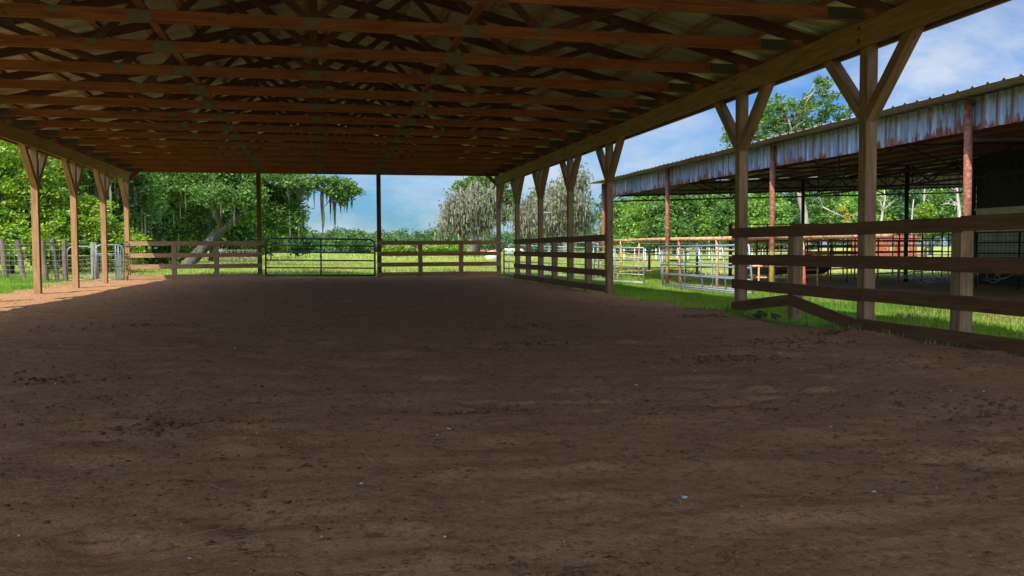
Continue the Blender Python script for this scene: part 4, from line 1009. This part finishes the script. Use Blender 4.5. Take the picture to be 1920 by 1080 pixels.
# bare crown twigs rising above the right grey oak
# tree over the steel barn roof
tree('tall_oak', 'tall oak rising above the steel barn roof, with open green clumps', 'tree', None, base(1505, 80), [vol(1470, 215, 80, 62, 34), vol(1540, 190, 80, 40, 44), vol(1580, 215, 80, 22, 22), vol(1375, 255, 80, 28, 26), vol(1430, 240, 80, 45, 28), vol(1520, 250, 80, 75, 26), vol(1545, 155, 80, 22, 12)],
     trunk=[Vector(base(1512, 80))+Vector((0, 0, -.5)), at(1510, 430, 80), at(1507, 395, 80), at(1500, 365, 80), at(1497, 330, 80), at(1490, 290, 80)], tr=.45, nclu=290, per=44, leafsize=.16, spread=.58, lm='leaf_oak', bm='twig', seed=60, shell=.45, holes=.2, limbs=34, moss=240, mossl=.9, mossw=.05)
# wood edge on the right
G3 = 'trees of the wood edge behind the corral'
spec = [(1165, 150, 420, 40, 48, 'leaf_green', 'pale green bushy tree at the left end of the wood edge'), (1215, 140, 425, 50, 48, 'leaf_green', 'leafy bushy tree second from the left in the wood edge'),
        (1265, 135, 415, 52, 55, 'leaf_oak', 'mid green tree behind the rusty top rail'), (1320, 140, 410, 55, 60, 'leaf_green', 'leafy green tree in the wood edge left of the near barn post'),
        (1385, 130, 420, 50, 48, 'leaf_oak', 'rounded tree behind the red pen post'), (1430, 120, 415, 50, 48, 'leaf_green', 'light green tree left of the tall grey trunk'),
        (1560, 125, 400, 60, 52, 'leaf_oak', 'olive tree right of the tall grey trunk'), (1620, 120, 405, 52, 50, 'leaf_green', 'green tree behind the thick near post'),
        (1680, 125, 390, 55, 55, 'leaf_dark', 'darker tree behind the pale bare trunks'), (1745, 130, 395, 60, 50, 'leaf_green', 'green tree near the right end of the wood edge'), (1810, 125, 395, 55, 55, 'leaf_oak', 'tree beside the dark closed room of the steel barn'),
        (1480, 150, 395, 60, 60, 'leaf_dark', 'dark tree standing behind the tall grey trunk'), (1650, 155, 380, 90, 60, 'leaf_oak', 'tree deepest in the wood edge')]
for i, (px, Y_, cy, wx, hy, lm, lb) in enumerate(spec):
    if px > 1190: cy -= 22; hy *= 1.2
    rr = random.Random(i+70)
    vs_ = [vol(px, cy, Y_, wx*.8, hy*.8), vol(px-wx*.5, cy+16, Y_-2, wx*.55, hy*.6), vol(px+wx*.5, cy+12, Y_+2, wx*.55, hy*.65), vol(px+rr.uniform(-10, 10), cy+44, Y_-4, wx*.9, hy*.5), vol(px+rr.uniform(-20, 20), cy-hy*.55, Y_, wx*.35, hy*.35)]
    tree('wood_tree', lb, 'tree', G3, base(px, Y_), vs_, tr=.28, nclu=420, per=30, leafsize=.27, spread=1.15, lm=lm, bm='barkpale', seed=70+i, limbs=12, shell=.45, twig=False, moss=(150 if i % 3 == 0 else 0), mossl=2.5, mossw=.1)
def bare(label, px, Y_, pts, r, seed, nb=9):
    rnd = random.Random(seed); g0 = Vector(base(px, Y_)); t = empty('bare_tree', (g0.x, g0.y, float(gh(g0.x, g0.y))), label, 'dead tree', 'pale bare trees in the wood edge')
    b = MB(); q = [at(x, y, Y_) for x, y in pts]; b.tube([Vector((q[0].x, q[0].y, -1))]+q, [r*(1-.6*i/len(q)) for i in range(len(q)+1)], 8)
    b.build('trunk', M['barkpale'], t, smooth=True)
    for k in range(nb):
        b = MB(); s0 = q[rnd.randint(1, len(q)-1)]; e = s0+Vector((rnd.uniform(-2.2, 2.2), rnd.uniform(-1, 1), rnd.uniform(.2, 2.0)))
        p_ = limb(b, s0, e, r*.35, r*.08, rnd, .16, 5, 5)
        for _ in range(2): s1 = p_[rnd.randint(2, 4)]; limb(b, s1, s1+Vector((rnd.uniform(-1, 1), 0, rnd.uniform(-.2, 1))), r*.14, r*.05, rnd, .1, 3, 4)
        b.build('limb', M['barkpale'], t, smooth=True)
bare('pale bare tree forking low, just right of the thick near post', 1652, 100, [(1652, 420), (1655, 395), (1660, 372), (1657, 350)], .2, 1)
bare('thin leaning white dead stem left of the round bush', 1710, 98, [(1709, 420), (1711, 395), (1713, 374)], .13, 2, 1)
bare('slender pale bare tree with a high fork, above the round bush', 1731, 104, [(1730, 410), (1732, 380), (1734, 356), (1731, 335)], .18, 3, 8)
bare('thick white bare trunk left of the rusty near steel post', 1797, 100, [(1800, 420), (1798, 390), (1795, 365), (1793, 335)], .32, 4, 5)
bare('sprawling pale dead limb low in the greenery between the barn posts', 1560, 96, [(1600, 425), (1585, 408), (1560, 397), (1542, 388)], .14, 5, 5)
tree('round_bush', 'round bright green bush under the steel barn eave', 'bush', None, base(1735, 92), [vol(1735, 396, 92, 19, 15), vol(1735, 425, 92, 12, 22)], tr=.15, nclu=200, per=40, leafsize=.14, spread=.35, lm='leaf_lime', seed=95, shell=.7, limbs=4)
tree('flowering_vine', 'clump of yellow blossom climbing beside the thick near post', 'vine', None, base(1588, 95), [vol(1588, 408, 95, 7, 12), vol(1580, 392, 95, 7, 6), vol(1594, 430, 95, 6, 14)], tr=.06, nclu=46, per=26, leafsize=.11, spread=.28, lm='leaf_yellow', seed=96, limbs=4)
# far wood line
VV = []; FF = []; off = 0; rg = np.random.default_rng(5)
px = 440
cl = []
while px < 1200:
    Yd = rg.uniform(330, 420); h_ = rg.uniform(24, 34) if px < 720 else rg.uniform(18, 32); wx = rg.uniform(14, 26)
    c, r_ = vol(px, 470-h_*.62, Yd, wx, h_*.62, 8); c2 = crown_points([(c, r_), ((c[0], c[1], c[2]-r_[2]*.7), (r_[0]*1.1, r_[1], r_[2]*.6))], 60, int(px), .5); cl.append(c2); px += wx*.62
C = np.concatenate(cl); V, F = leaves_np(C, np.full(len(C), 2.1), 26, .62, 97)
np_mesh('far_wood', V, F, M['leaf_far'], kind='stuff', label='distant dark green wood line closing the far side of the pasture', cat='wood')
cl = []
for px in range(-500, 480, 26): cl.append(crown_points([vol(px, 380, 130, 34, 80, 6)], 60, px+900, .4))
for px in range(1140, 2700, 30): cl.append(crown_points([vol(px, 415, 190, 38, 58, 8)], 50, px+900, .4))
C = np.concatenate(cl); V, F = leaves_np(C, np.full(len(C), 1.7), 24, .5, 98)
np_mesh('backing_wood', V, F, M['leaf_dark'], kind='stuff', label='deep dark leaved wood behind the nearer trees on both sides', cat='wood')
# green bank of weeds in the field behind the right end fence
for (px, Yd, wx, hy, lb) in [(830, 130, 50, 9, 'low bright weed bank seen over the right end fence'), (745, 150, 24, 9, 'small weed clump right of the middle end post')]:
    c, r_ = vol(px, 466, Yd, wx, hy, 3); C = crown_points([(c, r_)], 120, int(px), .3); V, F = leaves_np(C, np.full(len(C), .5), 26, .2, int(px))
    np_mesh('weed_bank', V, F, M['leaf_lime'], kind='stuff', label=lb, cat='weeds', origin=c)
# far wire fence posts behind the leaning oak
f = empty('pasture_fence', tuple(at(445, 474, 78)), 'thin grey wire fence of many stakes beyond the leaning oak trunk', 'fence')
for k in range(24):
    q = at(404+k*3.6+random.uniform(-.8, .8), 470, 80); q.z = float(gh(q.x, q.y)); b = MB(); b.tube([q-Vector((0, 0, .2)), q+Vector((random.uniform(-.05, .05), 0, 1.35))], .035, 6); b.build('stake', M['oldwood'], f)
b = MB()
for z in (.5, .9, 1.25): a_, c_ = at(400, 470, 80), at(492, 470, 80); b.tube([Vector((a_.x, a_.y, float(gh(a_.x, a_.y))+z)), Vector((c_.x, c_.y, float(gh(c_.x, c_.y))+z))], .012, 4)
b.build('wire', M['wire'], f)
f = empty('pasture_fence', tuple(at(1250, 474, 95)), 'far pasture fence of pale stakes seen through the black pipe fence', 'fence')
for k in range(15):
    q = at(1150+k*20, 470, 95); q.z = float(gh(q.x, q.y)); b = MB(); b.tube([q-Vector((0, 0, .2)), q+Vector((0, 0, 1.3))], .05, 6); b.build('stake', M['white'], f)
b = MB()
for z in (.4, .75, 1.1): a_, c_ = at(1140, 470, 95), at(1440, 470, 95); b.tube([Vector((a_.x, a_.y, float(gh(a_.x, a_.y))+z)), Vector((c_.x, c_.y, float(gh(c_.x, c_.y))+z))], .014, 4)
b.build('wire', M['wire'], f)
# hay bale
q = at(924, 484, 92); g0 = float(gh(q.x, q.y)); r_ = .66
b = MB(); b.tube([(q.x-.62, q.y, g0+r_-.12), (q.x-.58, q.y, g0+r_-.12), (q.x+.58, q.y+.15, g0+r_-.12), (q.x+.62, q.y+.15, g0+r_-.12)], [r_*.9, r_, r_, r_*.9], 24)
tag(b.build('hay_bale', M['hay'], None, origin=(q.x, q.y, g0), smooth=True), 'pale round hay bale in the pasture behind the right end fence', 'hay bale')
# cattle
def cow(px, Yd, label, m, ang, graze, sc=1):
    q = at(px, 468, Yd); z0 = float(gh(q.x, q.y)); b = MB(); c, s_ = math.cos(ang), math.sin(ang)
    T = lambda x, y, z: (q.x+(x*c-y*s_)*sc, q.y+(x*s_+y*c)*sc, z0+z*sc)
    hz = .55 if graze else 1.45
    b.tube([T(-.85, 0, 1.12), T(-.78, 0, 1.1), T(-.4, 0, 1.02), T(.1, 0, .98), T(.5, 0, 1.02), T(.75, 0, 1.1), T(.98, 0, 1.0 if graze else 1.3), T(1.12, 0, hz+.1), T(1.3, 0, hz), T(1.5, 0, hz-.14)], [.06, .27, .33, .37, .36, .30, .19, .15, .15, .08], 10)
    for (x, y, bx) in ((-.68, .17, -.08), (-.62, -.17, .06), (.55, .17, .03), (.62, -.17, -.05)):
        b.tube([T(x, y, .95), T(x+.03, y, .6), T(x+bx, y, .48), T(x+bx, y, .1), T(x+bx+.04, y, 0)], [.17, .11, .07, .05, .065], 7)
    for y in (-1, 1): b.tube([T(1.2, y*.1, hz+.08), T(1.16, y*.28, hz+.1)], [.05, .02], 5)
    b.tube([T(-.84, 0, 1.25), T(-.95, 0, .9), T(-.93, 0, .5)], [.03, .02, .045], 5)
    tag(b.build('cow', M[m], None, origin=(q.x, q.y, z0), smooth=True), label, 'cow', 'cattle grazing far out in the pasture')
cow(948, 270, 'white cow farthest left of the white herd beside the corner post', 'cowwhite', .2, True)
cow(954, 275, 'white cow second from the left in the far herd', 'cowwhite', 3.0, False)
cow(960, 268, 'white cow third from the left in the far herd, grazing', 'cowwhite', .1, True)
cow(966, 274, 'white cow behind the right board fence end post', 'cowwhite', 2.9, False)
cow(975, 272, 'white cow farthest right of the far herd', 'cowwhite', .3, True)
cow(886, 210, 'white cow lying left of the grey oak trunk', 'cowwhite', .1, True, .8)
cow(906, 220, 'tan cow just right of the grey oak trunk', 'cowbrown', 3.0, True, .75)
cow(923, 215, 'tan cow nearest the far right corner post, on its left', 'cowbrown', .2, False, .75)
